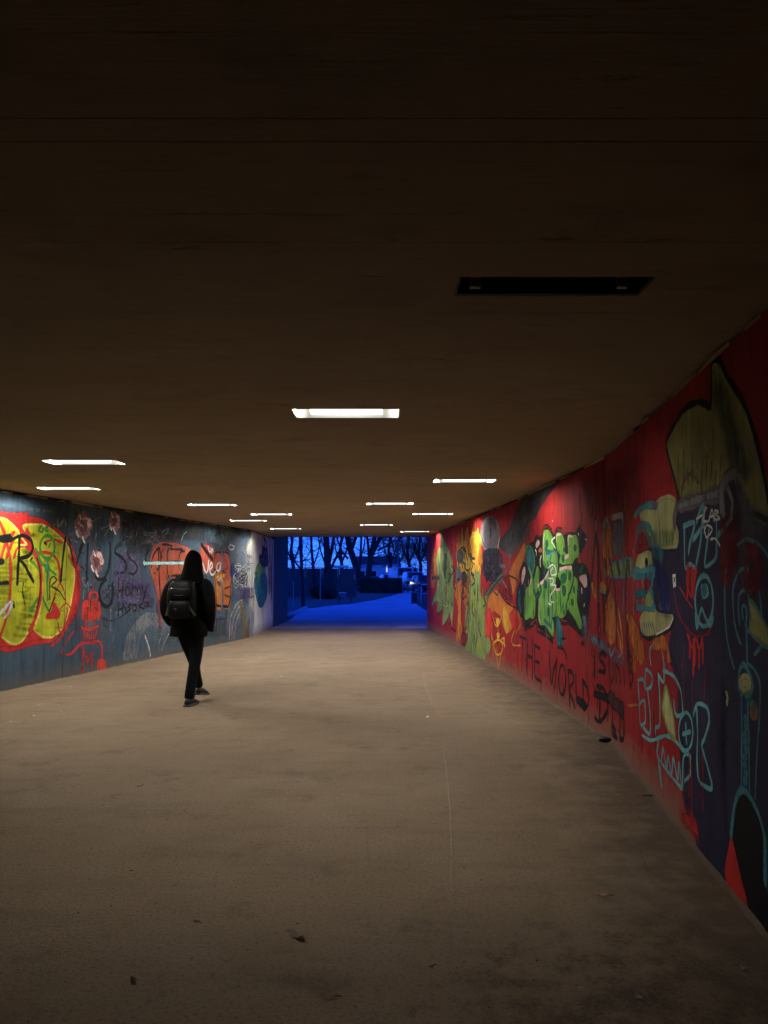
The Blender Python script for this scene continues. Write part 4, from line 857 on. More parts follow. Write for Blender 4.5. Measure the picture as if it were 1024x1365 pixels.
p.f('lgr', (150,300),(195,270),(230,350),(238,450),(218,560),(225,620),(262,470),(278,500),(280,600),(250,760),(235,955),(190,950),(150,975),(138,900),(150,700),(190,650),(200,560),(170,450), edge=.03)
p.f('lgr', (320,165),(350,122),(390,150),(440,300),(458,420),(448,600),(440,800),(450,930),(400,950),(420,1020),(412,1135),(345,1030),(290,1020),(272,940),(285,740),(270,650),(330,600),(375,500),(322,440), edge=.03)
p.f('lgr', (445,165),(470,150),(498,160),(522,230),(530,340),(560,350),(556,185),(590,180),(640,182),(662,350),(620,390),(590,450),(520,455),(470,430),(490,360),(452,300), edge=.03)
p.f('lgr', (480,480),(535,465),(592,475),(605,560),(650,610),(640,800),(690,1020),(672,1060),(620,960),(555,870),(530,930),(490,955),(445,900),(440,690),(478,685),(500,610),(465,570), edge=.03)
p.s('blk', .04, (470,450),(530,468),(600,460)); p.s('blk', .05, (445,580),(470,660),(440,690)); p.oval('blk', 460, 630, 20, 52); p.s('blk', .035, (600,460),(610,600),(550,800),(540,880)); p.s('blk', .03, (440,700),(445,880),(430,940)); p.s('dgr', .05, (480,700),(490,900), op=.6)
for st, ww in ((((322,400),(320,250),(330,160)),.03),(((446,230),(448,170),(490,160)),.03),(((560,260),(562,180),(600,182)),.03),(((480,495),(530,480),(590,480)),.045),(((270,650),(330,600),(375,505)),.05),(((442,690),(478,690)),.04),(((185,740),(190,660),(205,590)),.03),(((530,385),(560,365)),.05),(((280,780),(280,950),(300,1010)),.025)): p.s('pnk', ww, *st)
p.f('pnk', (248,260),(270,215),(285,240),(272,275),(252,285), edge=.02); p.f('pnk', (112,610),(120,520),(140,470),(150,510),(135,590),(118,640), edge=.02); p.f('pnk', (665,575),(730,550),(738,640),(718,665),(690,620), edge=.02); p.s('wht', .03, (245,310),(255,330),(252,362)); p.s('wht', .03, (300,370),(290,410),(293,465)); p.s('wht', .025, (688,680),(690,720)); p.s('pnk', .02, (180,600),(180,640)); p.f('org', (275,310),(300,290),(308,320),(285,330), edge=.02); p.s('wht', .02, (710,850),(715,830)); p.s('wht', .015, (655,150),(660,165)); p.s('wht', .015, (725,205),(735,215))
p.f('tea', (150,420),(160,310),(190,280),(222,350),(232,430),(215,520),(190,480),(170,450), edge=.05, worn=True); p.s('cyd', .03, (160,320),(180,420),(200,340),(215,440), op=.8); p.s('tea', .06, (210,500),(230,640),(245,740)); p.s('dgr', .08, (230,700),(260,760),(300,700),(290,660)); p.s('tea', .08, (100,650),(85,760),(100,900), worn=True); p.s('cyd', .04, (90,690),(110,760),(80,820),(110,880), op=.6); p.s('slt', .08, (145,640),(150,800),(140,900), op=.7, worn=True)
for x, y, a, b in ((355,250,14,32),(510,390,12,32),(520,310,8,18),(625,290,14,28),(615,690,9,30),(600,810,12,30),(520,700,18,50),(515,580,26,42),(575,560,14,36),(340,640,18,40),(370,900,12,40)): p.oval('dgr', x, y, a, b, jit=.15, edge=.03)
for st in (((340,300),(380,330),(440,310)),((350,340),(400,350),(380,420),(420,460)),((345,640),(330,800),(345,1000)),((375,620),(370,800),(385,1020)),((400,760),(410,900),(395,1060)),((330,980),(400,1050)),((360,430),(390,560))): p.s('tea', .055, *st, op=.85, worn=True)
for st in (((350,380),(420,330)),((430,300),(450,420),(440,540)),((420,600),(430,760))): p.s('cya', .03, *st, op=.7, worn=True)

for k in range(26):
    x = rn.uniform(150, 670); y = rn.uniform(200, 950); p.s(rn.choice(('dgr','tea','dgr','gsm','grn')), rn.uniform(.03, .07), (x, y), (x + rn.uniform(-12, 12), y + 30), (x + rn.uniform(-14, 14), y + rn.uniform(50, 120)), worn=True, op=.7, soft=.7)
p.s('wht', .02, (432,188),(400,222),(412,250),(436,292)); p.s('wht', .02, (370,480),(410,450),(440,490),(445,540),(400,550),(390,520),(412,480)); p.s('wht', .018, (365,580),(412,585),(420,620),(390,645),(442,650),(420,700),(390,745),(385,810)); p.s('wht', .018, (372,820),(395,835),(400,805),(425,815)); p.s('wht', .015, (385,590),(395,650),(425,600))
p.f('tea', (455,955),(480,1000),(500,1080),(515,1200),(490,1232),(462,1230),(445,1080),(440,1000), edge=.03, worn=True); p.s('cyd', .04, (455,960),(480,1080),(480,1200), op=.7); p.s('blk', .03, (510,1080),(515,1180)); p.s('blk', .03, (500,1160),(535,1160)); p.s('blk', .04, (462,1238),(515,1262),(542,1345)); p.wash('slt', (690,900),(750,900),(745,1180),(700,1210),(680,1080), op=.85, feather=.08); p.s('slt', .05, (345,1020),(355,1180), op=.7, worn=True)
p.s('blu', .06, (755,560),(770,700),(760,820), op=.6, worn=True); p.s('dgr', .12, (680,500),(720,480), worn=True); p.oval('wht', 409, 33, 4, 5, edge=.01)
p.done()
p = PR('painted_figure', 'grey egg-headed figure with a raised black smoky arm').c('F'); rn = random.Random(6)
p.c('M').f('dgy', (20,430),(70,350),(110,250),(185,155),(270,125),(355,78),(335,100),(285,145),(215,240),(185,300),(150,330),(120,400),(70,470), edge=.06, worn=False)
for k in range(26):
    q = rn.random(); x = 60 + 120*q + rn.uniform(-30, 30); y = 420 - 200*q + rn.uniform(-30, 30); p.s(rn.choice(('mgy','gry','mgy','dgy')), .022, (x, y), (x + rn.uniform(-4, 14), y - rn.uniform(20, 60)), (x + rn.uniform(-10, 20), y + rn.uniform(0, 30)), worn=True, op=.8)
p.c('F'); p.wash('mgy', (330,330),(420,200),(500,60),(530,60),(520,300),(470,380),(360,480),(300,450), op=.6, feather=.2)
p.oval('gry', 200, 248, 74, 138, edge=.06); p.oval('lil', 205, 250, 55, 110, edge=.1, worn=True); p.s('gry', .02, (150,160),(140,250),(160,340)); p.s('dgy', .09, (200,95),(204,150),(204,260), soft=.8); p.s('dgy', .05, (135,200),(140,300),(170,360), soft=.8, op=.7); p.s('dgy', .05, (262,180),(268,280),(245,360), soft=.8, op=.6); p.s('mad', .05, (200,220),(198,320), op=.5); p.s('wht', .04, (275,270),(268,320),(255,390), soft=.5); p.s('mgy', .09, (170,360),(215,390),(240,340), worn=True)
p.f('nv2', (150,410),(200,385),(255,390),(292,440),(292,550),(240,600),(170,585),(142,500), edge=.14, worn=True)
for k in range(22): x = rn.uniform(145, 285); y = rn.uniform(390, 560); p.s(rn.choice(('dgy','dgr','prp','blk','mgy','nv2')), .06, (x, y), (x + rn.uniform(-25, 25), y + rn.uniform(10, 40)), (x + rn.uniform(-30, 30), y + rn.uniform(30, 70)), worn=True, op=.8)
p.f('org', (175,860),(182,770),(228,700),(280,720),(332,785),(400,830),(412,900),(345,1020),(300,960),(290,900),(230,850),(200,900), edge=.05); p.f('org', (352,570),(380,500),(425,415),(472,325),(475,400),(430,540),(400,660),(380,720),(360,650), edge=.05); p.f('oyl', (300,860),(330,840),(345,960),(335,1030),(310,980), edge=.05, worn=True); p.s('oyl', .025, (390,1010),(370,1080),(380,1125),(440,1130)); p.s('org', .06, (420,860),(440,960),(400,1030), worn=True); p.f('red', (355,900),(400,840),(410,960),(390,1010), edge=.06, worn=True)
p.f('dred', (290,600),(340,580),(370,680),(370,780),(320,760),(270,690), edge=.08, worn=True); p.s('lil', .07, (285,500),(330,510),(320,560), worn=True); p.s('mau', .05, (300,620),(330,670), worn=True); p.s('mgy', .12, (360,420),(350,520), worn=True)
p.s('gsm', .16, (165,745),(225,660),(300,575), soft=.5); p.s('blk', .035, (178,860),(188,740),(230,660),(300,585)); p.s('blk', .025, (160,730),(190,660),(250,610)); p.s('blk', .03, (225,698),(258,732),(268,702),(330,790),(420,842)); p.s('blk', .03, (345,575),(400,600),(425,640)); p.s('blk', .025, (352,640),(345,720),(372,740)); p.s('dred', .06, (130,500),(135,640),(125,740), worn=True); p.s('dgy', .05, (135,420),(125,480),(130,560), worn=True)
p.done()
p = PR('painted_figure', 'yellow flames above a lime green robed figure').c('F'); rn = random.Random(16)
p.f('fir', (-60,520),(-40,330),(0,310),(20,200),(35,300),(60,250),(90,235),(118,260),(128,330),(112,430),(122,560),(70,650),(0,580), edge=.08, worn=True); p.f('org', (40,560),(75,600),(85,660),(50,700),(35,640), edge=.04)
for k in range(16):
    x = rn.uniform(-70, 125); y = rn.uniform(230, 560); p.s(rn.choice(('fir','org','oyl','rd2','fir')), .05, (x, y), (x + rn.uniform(-12, 12), y - rn.uniform(30, 70)), (x + rn.uniform(-8, 8), y - rn.uniform(80, 150)), worn=True)

for x, y, h, wd, c_ in ((-45,420,190,26,'org'),(-20,430,230,24,'fir'),(8,420,200,20,'oyl'),(30,380,170,18,'org'),(62,420,210,22,'oyl'),(105,430,230,24,'fir'),(122,470,180,18,'org'),(20,560,200,26,'fir'),(90,560,220,26,'oyl')):
    p.f(c_, (x - wd, y), (x - wd*.6, y - h*.4), (x - wd*.1, y - h), (x + wd*.5, y - h*.45), (x + wd, y), (x, y + 30), edge=.04, worn=True)
for k in range(10): x = rn.uniform(-60, 120); y = rn.uniform(300, 620); p.s(rn.choice(('blk','rbr','dred','blk')), .035, (x, y), (x + rn.uniform(-20, 20), y + 25), (x + rn.uniform(-25, 25), y + rn.uniform(40, 80)))
p.ring('oyl', .035, 88, 320, 20, 45); p.s('oyl', .03, (60,290),(80,250),(115,250),(122,330))
p.f('mgr', (0,1150),(12,950),(25,760),(50,640),(80,560),(118,560),(122,700),(135,760),(172,750),(160,880),(160,1000),(165,1210),(130,1225),(60,1190), edge=.05)
for k in range(26):
    x = rn.uniform(15, 155); y = rn.uniform(640, 1080); p.s(rn.choice(('yel','lgr','gsm','ygl','mgr','gsm')), .04, (x, y), (x + rn.uniform(-6, 6), y + 60), (x + rn.uniform(-8, 8), y + rn.uniform(80, 190)), worn=True, op=.85)

for k in range(26):
    x = rn.uniform(5, 160); y = rn.uniform(620, 1100); p.s(rn.choice(('gsm','dgr','olv','yel','mgy','gsm')), rn.uniform(.05, .11), (x, y), (x + rn.uniform(-10, 10), y + 50), (x + rn.uniform(-14, 14), y + rn.uniform(60, 130)), worn=True, op=.85, soft=.7)
p.s('blk', .03, (25,760),(12,950),(-2,1150)); p.s('blk', .025, (165,760),(158,900),(162,1200)); p.s('yel', .07, (80,600),(90,700),(85,820)); p.s('dgr', .025, (55,780),(60,900),(55,1050)); p.s('gsm', .03, (95,850),(92,1000),(95,1150)); p.s('dgr', .02, (140,900),(150,1000),(155,1200)); p.s('wht', .05, (70,540),(85,600),(72,660), op=.5, worn=True)
p.done()
p = PR('painted_figure', 'small yellow outlined imp near the floor').c('F')
p.f('red', (165,950),(175,870),(200,840),(215,900),(205,1000),(190,1060),(168,1040), edge=.05); p.oval('mgr', 182, 1130, 22, 62)
for st in (((220,890),(238,960),(262,975),(292,905)),((245,910),(262,960)),((262,980),(266,1060)),((215,1060),(230,1130),(250,1200),(268,1300)),((310,1075),(300,1130),(285,1210),(270,1290)),((225,1110),(262,1080),(305,1110),(318,1140)),((290,1080),(312,1070),(316,1130)),((215,950),(212,1080)),((265,1290),(268,1330))): p.s('oyl', .03, *st, soft=.6)
p.ring('oyl', .03, 265, 1145, 34, 58); p.oval('oyl', 264, 1050, 12, 18); p.oval('oyl', 262, 940, 14, 22); p.drips('oyl', .02, 205, 320, 1080, 1290, 7, worn=True)
p.done()
p = PR('painted_figure', 'olive winged creature with ragged feathers and black outline').c('E'); rn = random.Random(31)
p.f('org', (70,640),(85,480),(108,400),(130,520),(125,660),(100,770),(72,760), edge=.1, worn=True); p.s('oyl', .06, (105,440),(112,560),(118,640), worn=True); p.s('fir', .05, (140,420),(135,560), worn=True); p.s('org', .06, (80,440),(95,380), worn=True); p.s('fir', .04, (95,470),(92,600), worn=True)
p.f('mgr', (180,225),(215,300),(240,360),(270,440),(290,540),(300,700),(305,900),(290,1190),(272,1110),(260,1040),(240,1100),(200,1165),(185,1160),(195,1010),(150,1045),(135,1040),(140,930),(100,950),(75,990),(100,880),(130,800),(140,650),(130,520),(150,380),(185,370),(172,290), edge=.04, line='blk', lw=.028)
p.f('dgr', (212,450),(235,470),(232,600),(222,690),(205,640), edge=.06, worn=True)
for k in range(26):
    x = rn.uniform(150, 295); y = rn.uniform(380, 900); p.s(rn.choice(('gsm','yel','dgr','mgy','olv','lgr')), .05, (x, y), (x + rn.uniform(-6, 6), y + 50), (x + rn.uniform(-10, 10), y + rn.uniform(70, 180)), worn=True, op=.85)

for k in range(26):
    x = rn.uniform(150, 295); y = rn.uniform(330, 1000); p.s(rn.choice(('gsm','dgr','mgy','dgy','olv','gsm')), rn.uniform(.05, .12), (x, y), (x + rn.uniform(-10, 10), y + 40), (x + rn.uniform(-14, 14), y + rn.uniform(60, 120)), worn=True, op=.85, soft=.7)
for k in range(9): x = 120 + 20*k; p.s('blk', .022, (x + rn.uniform(-6, 6), 600 + rn.uniform(0, 150)), (x + rn.uniform(-14, 14), 760), (x + rn.uniform(-8, 8), 860 + rn.uniform(0, 100)))
p.s('oli', .04, (185,250),(215,340)); p.s('dgy', .12, (85,690),(120,680),(160,690), soft=.7); p.s('mgy', .06, (160,740),(165,860), worn=True); p.s('blk', .04, (275,1190),(300,1210),(325,1225)); p.s('yel', .03, (200,960),(230,975),(245,960)); p.s('oli', .02, (225,990),(215,1080),(200,1150))
p.done()
p = PR('painted_figure', 'orange and green tangled figures with black squiggles').c('E'); rn = random.Random(33)
for k in range(7): x = 240 + 26*k; p.s(rn.choice(('rbr','mau','ors')), .03, (x, 200 - 6*k), (x + 8, 320), (x + 4, 440), worn=True, op=.7)
p.oval('gsm', 370, 470, 34, 56, edge=.1, worn=True); p.s('dgy', .05, (350,420),(390,380),(420,390), worn=True); p.s('rd2', .06, (310,500),(320,580), worn=True)
p.f('org', (315,780),(345,720),(385,730),(380,1000),(388,1260),(358,1310),(332,1300),(350,1000),(318,860), edge=.06, worn=True); p.s('oyl', .06, (352,760),(362,960),(352,1250), worn=True); p.f('org', (405,790),(440,800),(455,870),(430,960),(400,900), edge=.06, worn=True); p.f('mgy', (330,600),(370,590),(380,680),(340,720),(320,660), edge=.08, worn=True); p.f('mgr', (440,630),(472,650),(470,900),(440,1010),(420,1180),(430,980),(455,860), edge=.05, worn=True); p.f('dgy', (385,640),(430,640),(440,700),(400,740), edge=.06, worn=True)
for st in (((280,560),(305,610),(262,690),(240,740)),((400,520),(430,600),(465,600),(482,500),(520,490)),((470,440),(500,490)),((390,580),(400,530),(425,560)),((300,720),(320,800),(330,780)),((405,790),(385,860),(400,900),(430,860)),((380,1000),(385,1120),(405,1210)),((395,740),(430,780)),((480,640),(520,720),(490,760)),((400,400),(430,420),(430,450)),((300,600),(330,640),(310,690)),((430,470),(450,520),(440,570)),((500,560),(480,620),(510,660)),((250,640),(275,660),(270,720)),((340,470),(360,520),(345,560))): p.s('blk', .05, *st)

for k in range(34):
    x = rn.uniform(240, 480); y = rn.uniform(420, 1150); p.s(rn.choice(('dgy','org','rbr','ors','mgy','dred','gsm','blk')), rn.uniform(.03, .08), (x, y), (x + rn.uniform(-14, 14), y + 40), (x + rn.uniform(-18, 18), y + rn.uniform(60, 140)), worn=True, op=.7, soft=.7)
p.f('dred', (388,1245),(445,1270),(422,1365),(378,1340), edge=.03, line='blk', lw=.03); p.s('blk', .035, (405,1210),(410,1250)); p.s('oyl', .06, (365,1270),(372,1340), worn=True)
p.done()
# sticker on the navy paint
P0 = [WR.hit(880 + x/4.549, 600 + y/4.549) for x, y in ((85,755),(103,750),(106,826),(90,835))]
bm = bmesh.new(); lo = [bm.verts.new(WR.at(a, b, .008) - WR.p[0]) for a, b in P0]; hi = [bm.verts.new(WR.at(a, b, .0092) - WR.p[0]) for a, b in P0]
bm.faces.new(lo[::-1]); bm.faces.new(hi)
for i in range(4): bm.faces.new((lo[i], lo[(i+1) % 4], hi[(i+1) % 4], hi[i]))
st = link('sticker', mesh(bm, 'sticker'), M['paper'], wall_r); st['label'] = 'small white sticker with a black mark'
bm = bmesh.new(); q = [WR.hit(880 + x/4.549, 600 + y/4.549) for x, y in ((92,772),(101,770),(102,800),(94,803))]
bm.faces.new([bm.verts.new(WR.at(a, b, .0097) - WR.p[0]) for a, b in q]); link('sticker_print', mesh(bm, 'sticker_print'), M['rubbish'], st)

# ------------------------------------------------------------------ outside the exit
def gpx(pts, z): return [on_z(x, y, z) for x, y in pts]
lp = gpx([(408,811.5),(440,807.5),(470,804.5),(500,799.5),(520,794.5),(533,791),(540,788.5)], -0.012)
rp = gpx([(549,788.5),(550,795),(552,803),(560,809),(570,815)], -0.012)
path = sheet('path', [(-3.26, 22.06), (-3.2, 26.4)] + [tuple(on_z(x, y)[:2]) for x, y in ((394, 819),)] + [tuple(v[:2]) for v in lp] + [tuple(v[:2]) for v in rp] + [(2.9, 30.0), (9, 25.5), (9, 22.31), (1.2, 22.31), (1.2, 22.06)], -0.012, M['asphalt']); path['kind'] = 'structure'
yard = sheet('car_park', [(-30, 74), (40, 74), (60, 130), (-40, 130)], -0.016, M['asphalt']); yard['kind'] = 'structure'
lawn = sheet('lawn', [(-3.7, 26.4)] + [tuple(on_z(x, y)[:2]) for x, y in ((393, 819.5),)] + [tuple((v + Vector((-0.12, .1, 0)))[:2]) for v in lp[:-1]] + [(-1, 72), (-60, 72), (-60, 24), (-3.7, 24)], -0.002, M['lawn']); lawn['kind'] = 'structure'
# tufts of grass over the lawn
rnd = random.Random(40); bm = bmesh.new()
for k in range(9000):
    y = 27 + 42 * rnd.random() ** 1.3; x0 = -0.2 * y + 0.6; x = x0 - rnd.random() * 7 + (y - 40) * 0.06 + (-.4 if y < 45 else 0)
    px = 512 + FPX * x / y
    lim = 395 + (y - 30) * 1.75
    if y < 60 and px > (400 if y < 36 else 408 + (y - 37.5) * 8 - 6): continue
    if y >= 60 and px > 520: continue
    h = rnd.uniform(.03, .09); a = rnd.random() * 3.1; c, s_ = math.cos(a) * .02, math.sin(a) * .02; l = rnd.uniform(-.04, .04)
    bm.faces.new([bm.verts.new(q) for q in ((x - c, y - s_, -.003), (x + c, y + s_, -.003), (x + l, y + l * .5, h))])
g = link('grass', mesh(bm, 'grass'), M['lawn']); tag(g, 'short dark winter grass beside the path', 'grass', kind='stuff')
# kerb
bm = bmesh.new(); kp = catmull([tuple(on_z(x, y)[:2]) for x, y in ((380,821.5),(389,819.5),(397,816.5),(408.5,811))], False, .5)
add_loft(bm, [[(q[0] - .06, q[1], -.04), (q[0] + .06, q[1] - .04, -.04), (q[0] + .06, q[1] - .04, .09), (q[0] - .06, q[1], .1)] for q in kp])
tag(link('kerb_stone', mesh(bm, 'kerb_stone'), M['kerb']), 'pale curved concrete kerb between lawn and path', 'kerb')

# fence behind the lawn
fy = 53.0; fx0 = on_y(340, 780, fy).x; fx1 = on_y(474, 780, fy).x; ftop = on_y(400, 757.3, fy).z
fence = empty('timber_fence', (fx0, fy, 0)); tag(fence, 'long dark timber panel fence behind the lawn', 'fence')
n = 6; pw = (fx1 - fx0) / n; bmp = bmesh.new(); add_box(bmp, .06, pw - .06, -.02, .02, .06, ftop - .03)
for k in range(12): add_box(bmp, .06 + k*(pw-.12)/12 + .004, .06 + (k+1)*(pw-.12)/12 - .004, -.035, -.021, .05, ftop - .01 - .02*(k % 2))
pm = mesh(bmp, 'fence_panel')
for i in range(n):
    o = link('fence_panel', pm, M['fence'], fence); o.location.x = i * pw
    if i == 0: pm.materials.append(M['fence']) if len(pm.materials) == 0 else None
bmq = bmesh.new(); add_box(bmq, -.05, .05, -.06, .05, -.03, ftop + .01); qm = mesh(bmq, 'post')
for i in range(n + 1): o = link('post', qm, M['fence'], fence); o.location.x = i * pw
bm = bmesh.new(); add_box(bm, -.08, fx1 - fx0 + .08, -.07, .06, ftop + .011, ftop + .05); link('coping_rail', mesh(bm, 'coping_rail'), M['fence'], fence)
# pale slender poles in front of it
for x, y0, y1 in ((391, 775, 806), (427, 758, 801)):
    b = on_z(x, y1); bm = bmesh.new(); add_tube(bm, [(0, 0, -.02), (0, 0, on_y(x, y0, b.y).z)], [.03, .025], 8); add_tube(bm, [(0, 0, 0), (0, 0, .08)], [.06, .05], 8)
    o = link('slender_post', mesh(bm, 'slender_post'), M['post_pale']); o.location = b
    tag(o, 'short thin pale post in front of the fence' if y0 > 765 else 'taller thin pale post beside the thick multi-stemmed tree', 'post', 'thin posts by the fence')

# bare trees
def grow(bm, p, d, r, L, lev, rnd, zmax):
    n = 4; pts = [p.copy()]; rad = [r]; q = p.copy(); dd = d.copy()
    for i in range(n):
        dd = (dd + Vector((rnd.gauss(0, .16), rnd.gauss(0, .16), rnd.gauss(.05, .12)))).normalized(); q = q + dd * (L / n); pts.append(q.copy()); rad.append(max(.006, r * (1 - .72 * (i + 1) / n)))
    add_tube(bm, pts, rad, 5 if lev > 1 else 3, False)
    if lev <= 0: return
    for k in range(rnd.randint(3, 5)):
        i = rnd.randint(1, n); a = Vector((rnd.gauss(0, 1), rnd.gauss(0, 1), rnd.gauss(.25, .7))).normalized(); grow(bm, pts[i], (dd * .55 + a * .75).normalized(), rad[i] * .75 + .002, L * rnd.uniform(.45, .75), lev - 1, rnd, zmax)
def bare_tree(base_px, limbs, r0, label, seed, twigs=8, lev=2, tl=2.2):
    """limbs: pixel polylines traced at the depth of the trunk's foot; the first one is the trunk"""
    rnd = random.Random(seed); b = on_z(*base_px); root = empty('bare_tree', b); tag(root, label, 'tree', 'bare trees outside the exit')
    bt, bc = bmesh.new(), bmesh.new()
    for li, (pts, ra, rb) in enumerate(limbs):
        dep = 0.0; P = []
        for i, (x, y) in enumerate(pts):
            v = on_y(x, y, b.y) - b; v.y += dep; P.append(v); dep += rnd.uniform(-.35, .35) if (li or i) else 0
        if li == 0: P[0].z = -.08
        # carry on above the frame
        d = (P[-1] - P[-2]).normalized(); e = P[-1].copy(); rr = rb
        ext = [e + (d * 1.2 + Vector((rnd.gauss(0, .2), rnd.gauss(0, .3), .5))), e + (d * 2.4 + Vector((rnd.gauss(0, .5), rnd.gauss(0, .6), 1.4)))]
        R_ = [ra + (rb - ra) * i / (len(P) - 1) for i in range(len(P))] + [rb * .7, rb * .4]
        if li == 0: R_[0] *= 1.45
        P += ext; add_tube(bt, P, R_, 9, False)
        for k in range(twigs):
            i = rnd.randint(1, len(P) - 1); t = rnd.random(); q = P[i-1].lerp(P[i], t)
            if q.z < 1.6: continue
            a = Vector((rnd.gauss(0, 1), rnd.gauss(0, .8), rnd.gauss(.3, .5))).normalized(); grow(bc, q, a, min(.045, R_[i] * .3 + .006), tl * rnd.uniform(.6, 1.2), lev, rnd, 9)
    link('trunk', mesh(bt, 'trunk', True), M['bark'], root); link('crown', mesh(bc, 'crown', True), M['bark'], root)
    return root
bare_tree((404,808), [([(404,808),(404,785),(402.5,757)], .075, .065), ([(402.5,757),(402,735),(402,712)], .07, .06), ([(402,760),(392.5,748),(388,730),(386,712)], .05, .03)], .07, 'slim bare forked tree in front of the fence at the lawn edge', 1, 6, 2, 1.6)
bare_tree((419,797), [([(419,797),(418,760),(415,735),(413.5,712)], .11, .085), ([(417,757),(424,735),(428,714)], .05, .03)], .1, 'bare tree leaning beside the slim forked tree', 2, 6, 2, 2.0)
bare_tree((437,797), [([(437,797),(437,760),(436,735),(435,712)], .27, .2), ([(438,752),(443,730),(446,712)], .14, .1), ([(441,758),(452,735),(458,714)], .1, .06), ([(436,760),(428,735),(424,714)], .06, .04)], .25, 'thick multi-stemmed bare tree with a bush at its foot', 3, 8, 2, 2.4)
bare_tree((482,788), [([(482,788),(479,770),(473,750),(467,732),(463,712)], .36, .3), ([(467,738),(472,722),(476,712)], .2, .16), ([(464,745),(456,735),(451,722)], .12, .07)], .3, 'heavy dark leaning trunk beside the hedge', 4, 9, 2, 2.6)
bare_tree((489,789), [([(489,789),(491,765),(494,745),(497,728),(500,712)], .3, .2), ([(496,738),(504,722),(511,710)], .24, .18), ([(493,750),(491,728),(489,712)], .16, .12), ([(503,734),(515,728),(522,722),(530,720)], .11, .06)], .3, 'broad bare tree spreading over the hedge with a long side branch', 5, 9, 2, 2.8)
bare_tree((476,786), [([(476,786),(480,750),(482,712)], .16, .12), ([(481,745),(486,725),(487,712)], .08, .06)], .15, 'thin bare tree between the two heavy trunks', 6, 6, 2, 2.2)
for i, (x, y, sd, lb) in enumerate(((545,784.5,7,'far bare tree with dense twigs behind the white van'), (560,784,8,'far bare tree with dense twigs at the car park edge'), (572,785,9,'far bare tree with dense twigs beside the exit wall'), (520,783.5,10,'far bare tree standing behind the parked saloon'), (455,785,15,'far bare tree standing behind the fence end'), (390,786,16,'far bare tree standing beyond the fence'), (532,782,18,'far bare tree rising beside the tall lamp post'))):
    bare_tree((x, y), [([(x,y),(x + 1,755),(x - 2,735),(x + 1,712)], .24, .14), ([(x,752),(x + 7,735),(x + 11,718)], .12, .06), ([(x,750),(x - 7,735),(x - 10,718)], .12, .06)], .2, lb, sd, 20 if x > 530 else 3, 3 if 540 < x < 580 else 2, 3.4)
# bush at the foot of the thick tree, hedge by the car park
def foliage(bm, n, cx, cy, cz, rx, ry, rz, rnd, sz, boxy=False):
    for _ in range(n):
        if boxy: q = Vector((rnd.uniform(-1, 1), rnd.uniform(-1, 1), rnd.uniform(-1, 1))); ax = rnd.choice((0, 1, 2)); q[ax] = math.copysign(rnd.uniform(.8, 1.05), q[ax])
        else: q = Vector((rnd.gauss(0, 1), rnd.gauss(0, 1), rnd.gauss(0, 1))).normalized() * rnd.uniform(.6, 1.08)
        p_ = Vector((cx + q.x*rx, cy + q.y*ry, max(.02, cz + q.z*rz))); a = Vector((rnd.gauss(0,1), rnd.gauss(0,1), rnd.gauss(0,1))).normalized(); b_ = a.orthogonal().normalized()
        bm.faces.new([bm.verts.new(v) for v in (p_ - a*sz, p_ + b_*sz*.5, p_ + a*sz, p_ - b_*sz*.5)])
rnd = random.Random(50)
def bush(px, py, w, h, label, name='bush', boxy=False, n=1500, dy=.6):
    b = on_z(px, py); root = empty(name, b); tag(root, label, 'bush' if name == 'bush' else 'hedge'); bm = bmesh.new(); foliage(bm, n, 0, 0, h*.5, w/2, dy, h*.5, rnd, .09, boxy); link('foliage', mesh(bm, 'foliage'), M['hedge'], root)
    bm = bmesh.new()
    if boxy: add_box(bm, -w/2*.86, w/2*.86, -dy*.8, dy*.8, 0, h*.88)
    for k in range(7): x = rnd.uniform(-.35, .35) * w; add_tube(bm, [(x*.4, 0, -.02), (x*.7, rnd.uniform(-.1, .1), h*.4), (x, rnd.uniform(-.2, .2), h*.85)], [.03, .02, .01], 5)
    link('stems', mesh(bm, 'stems'), M['bark'] if not boxy else M['hedge'], root)
bush(430, 798, 1.6, .9, 'low dark bush at the foot of the thick tree'); bush(438, 798.5, 1.2, .7, 'small rounded bush right of the thick tree foot')
bush(508, 790.5, 3.5, 1.25, 'clipped dark hedge between lawn and car park', 'hedge', True, 4500, .7)

# bench and pale box on the lawn
b = on_z(460, 803.5); bench = empty('park_bench', b, R(6)); tag(bench, 'low dark backless bench standing on the lawn edge', 'bench')
for k in range(4): box('seat_slat', -.42, .42, -.2 + .102*k, -.108 + .102*k, .42, .46, M['fence'], bench, .006)
for x in (-.34, .3): box('leg', x, x + .05, -.19, .19, -.02, .419, M['steel_dark'], bench, .005)
b = on_z(456, 796.5); pb = empty('pale_box', b); tag(pb, 'pale low box with a lid behind the bench', 'box')
box('body', -.27, .27, -.2, .2, -.02, .3, M['post_pale'], pb, .01); box('lid', -.3, .3, -.23, .23, .301, .36, M['white_metal'], pb, .01)
# street sign on post
b = on_z(462, 795); sg = empty('street_sign', b); tag(sg, 'long pale sign board on a single post by the fence end', 'sign')
bm = bmesh.new(); add_tube(bm, [(0, 0, -.02), (0, 0, on_y(462, 754, b.y).z)], .04, 8); link('post', mesh(bm, 'post'), M['post_pale'], sg)
zt = on_y(450, 753.7, b.y).z; zb = on_y(450, 757, b.y).z; box('board', on_y(443.5, 755, b.y).x - b.x, on_y(465, 755, b.y).x - b.x, -.075, -.045, zb, zt, M['white_metal'], sg, .006)
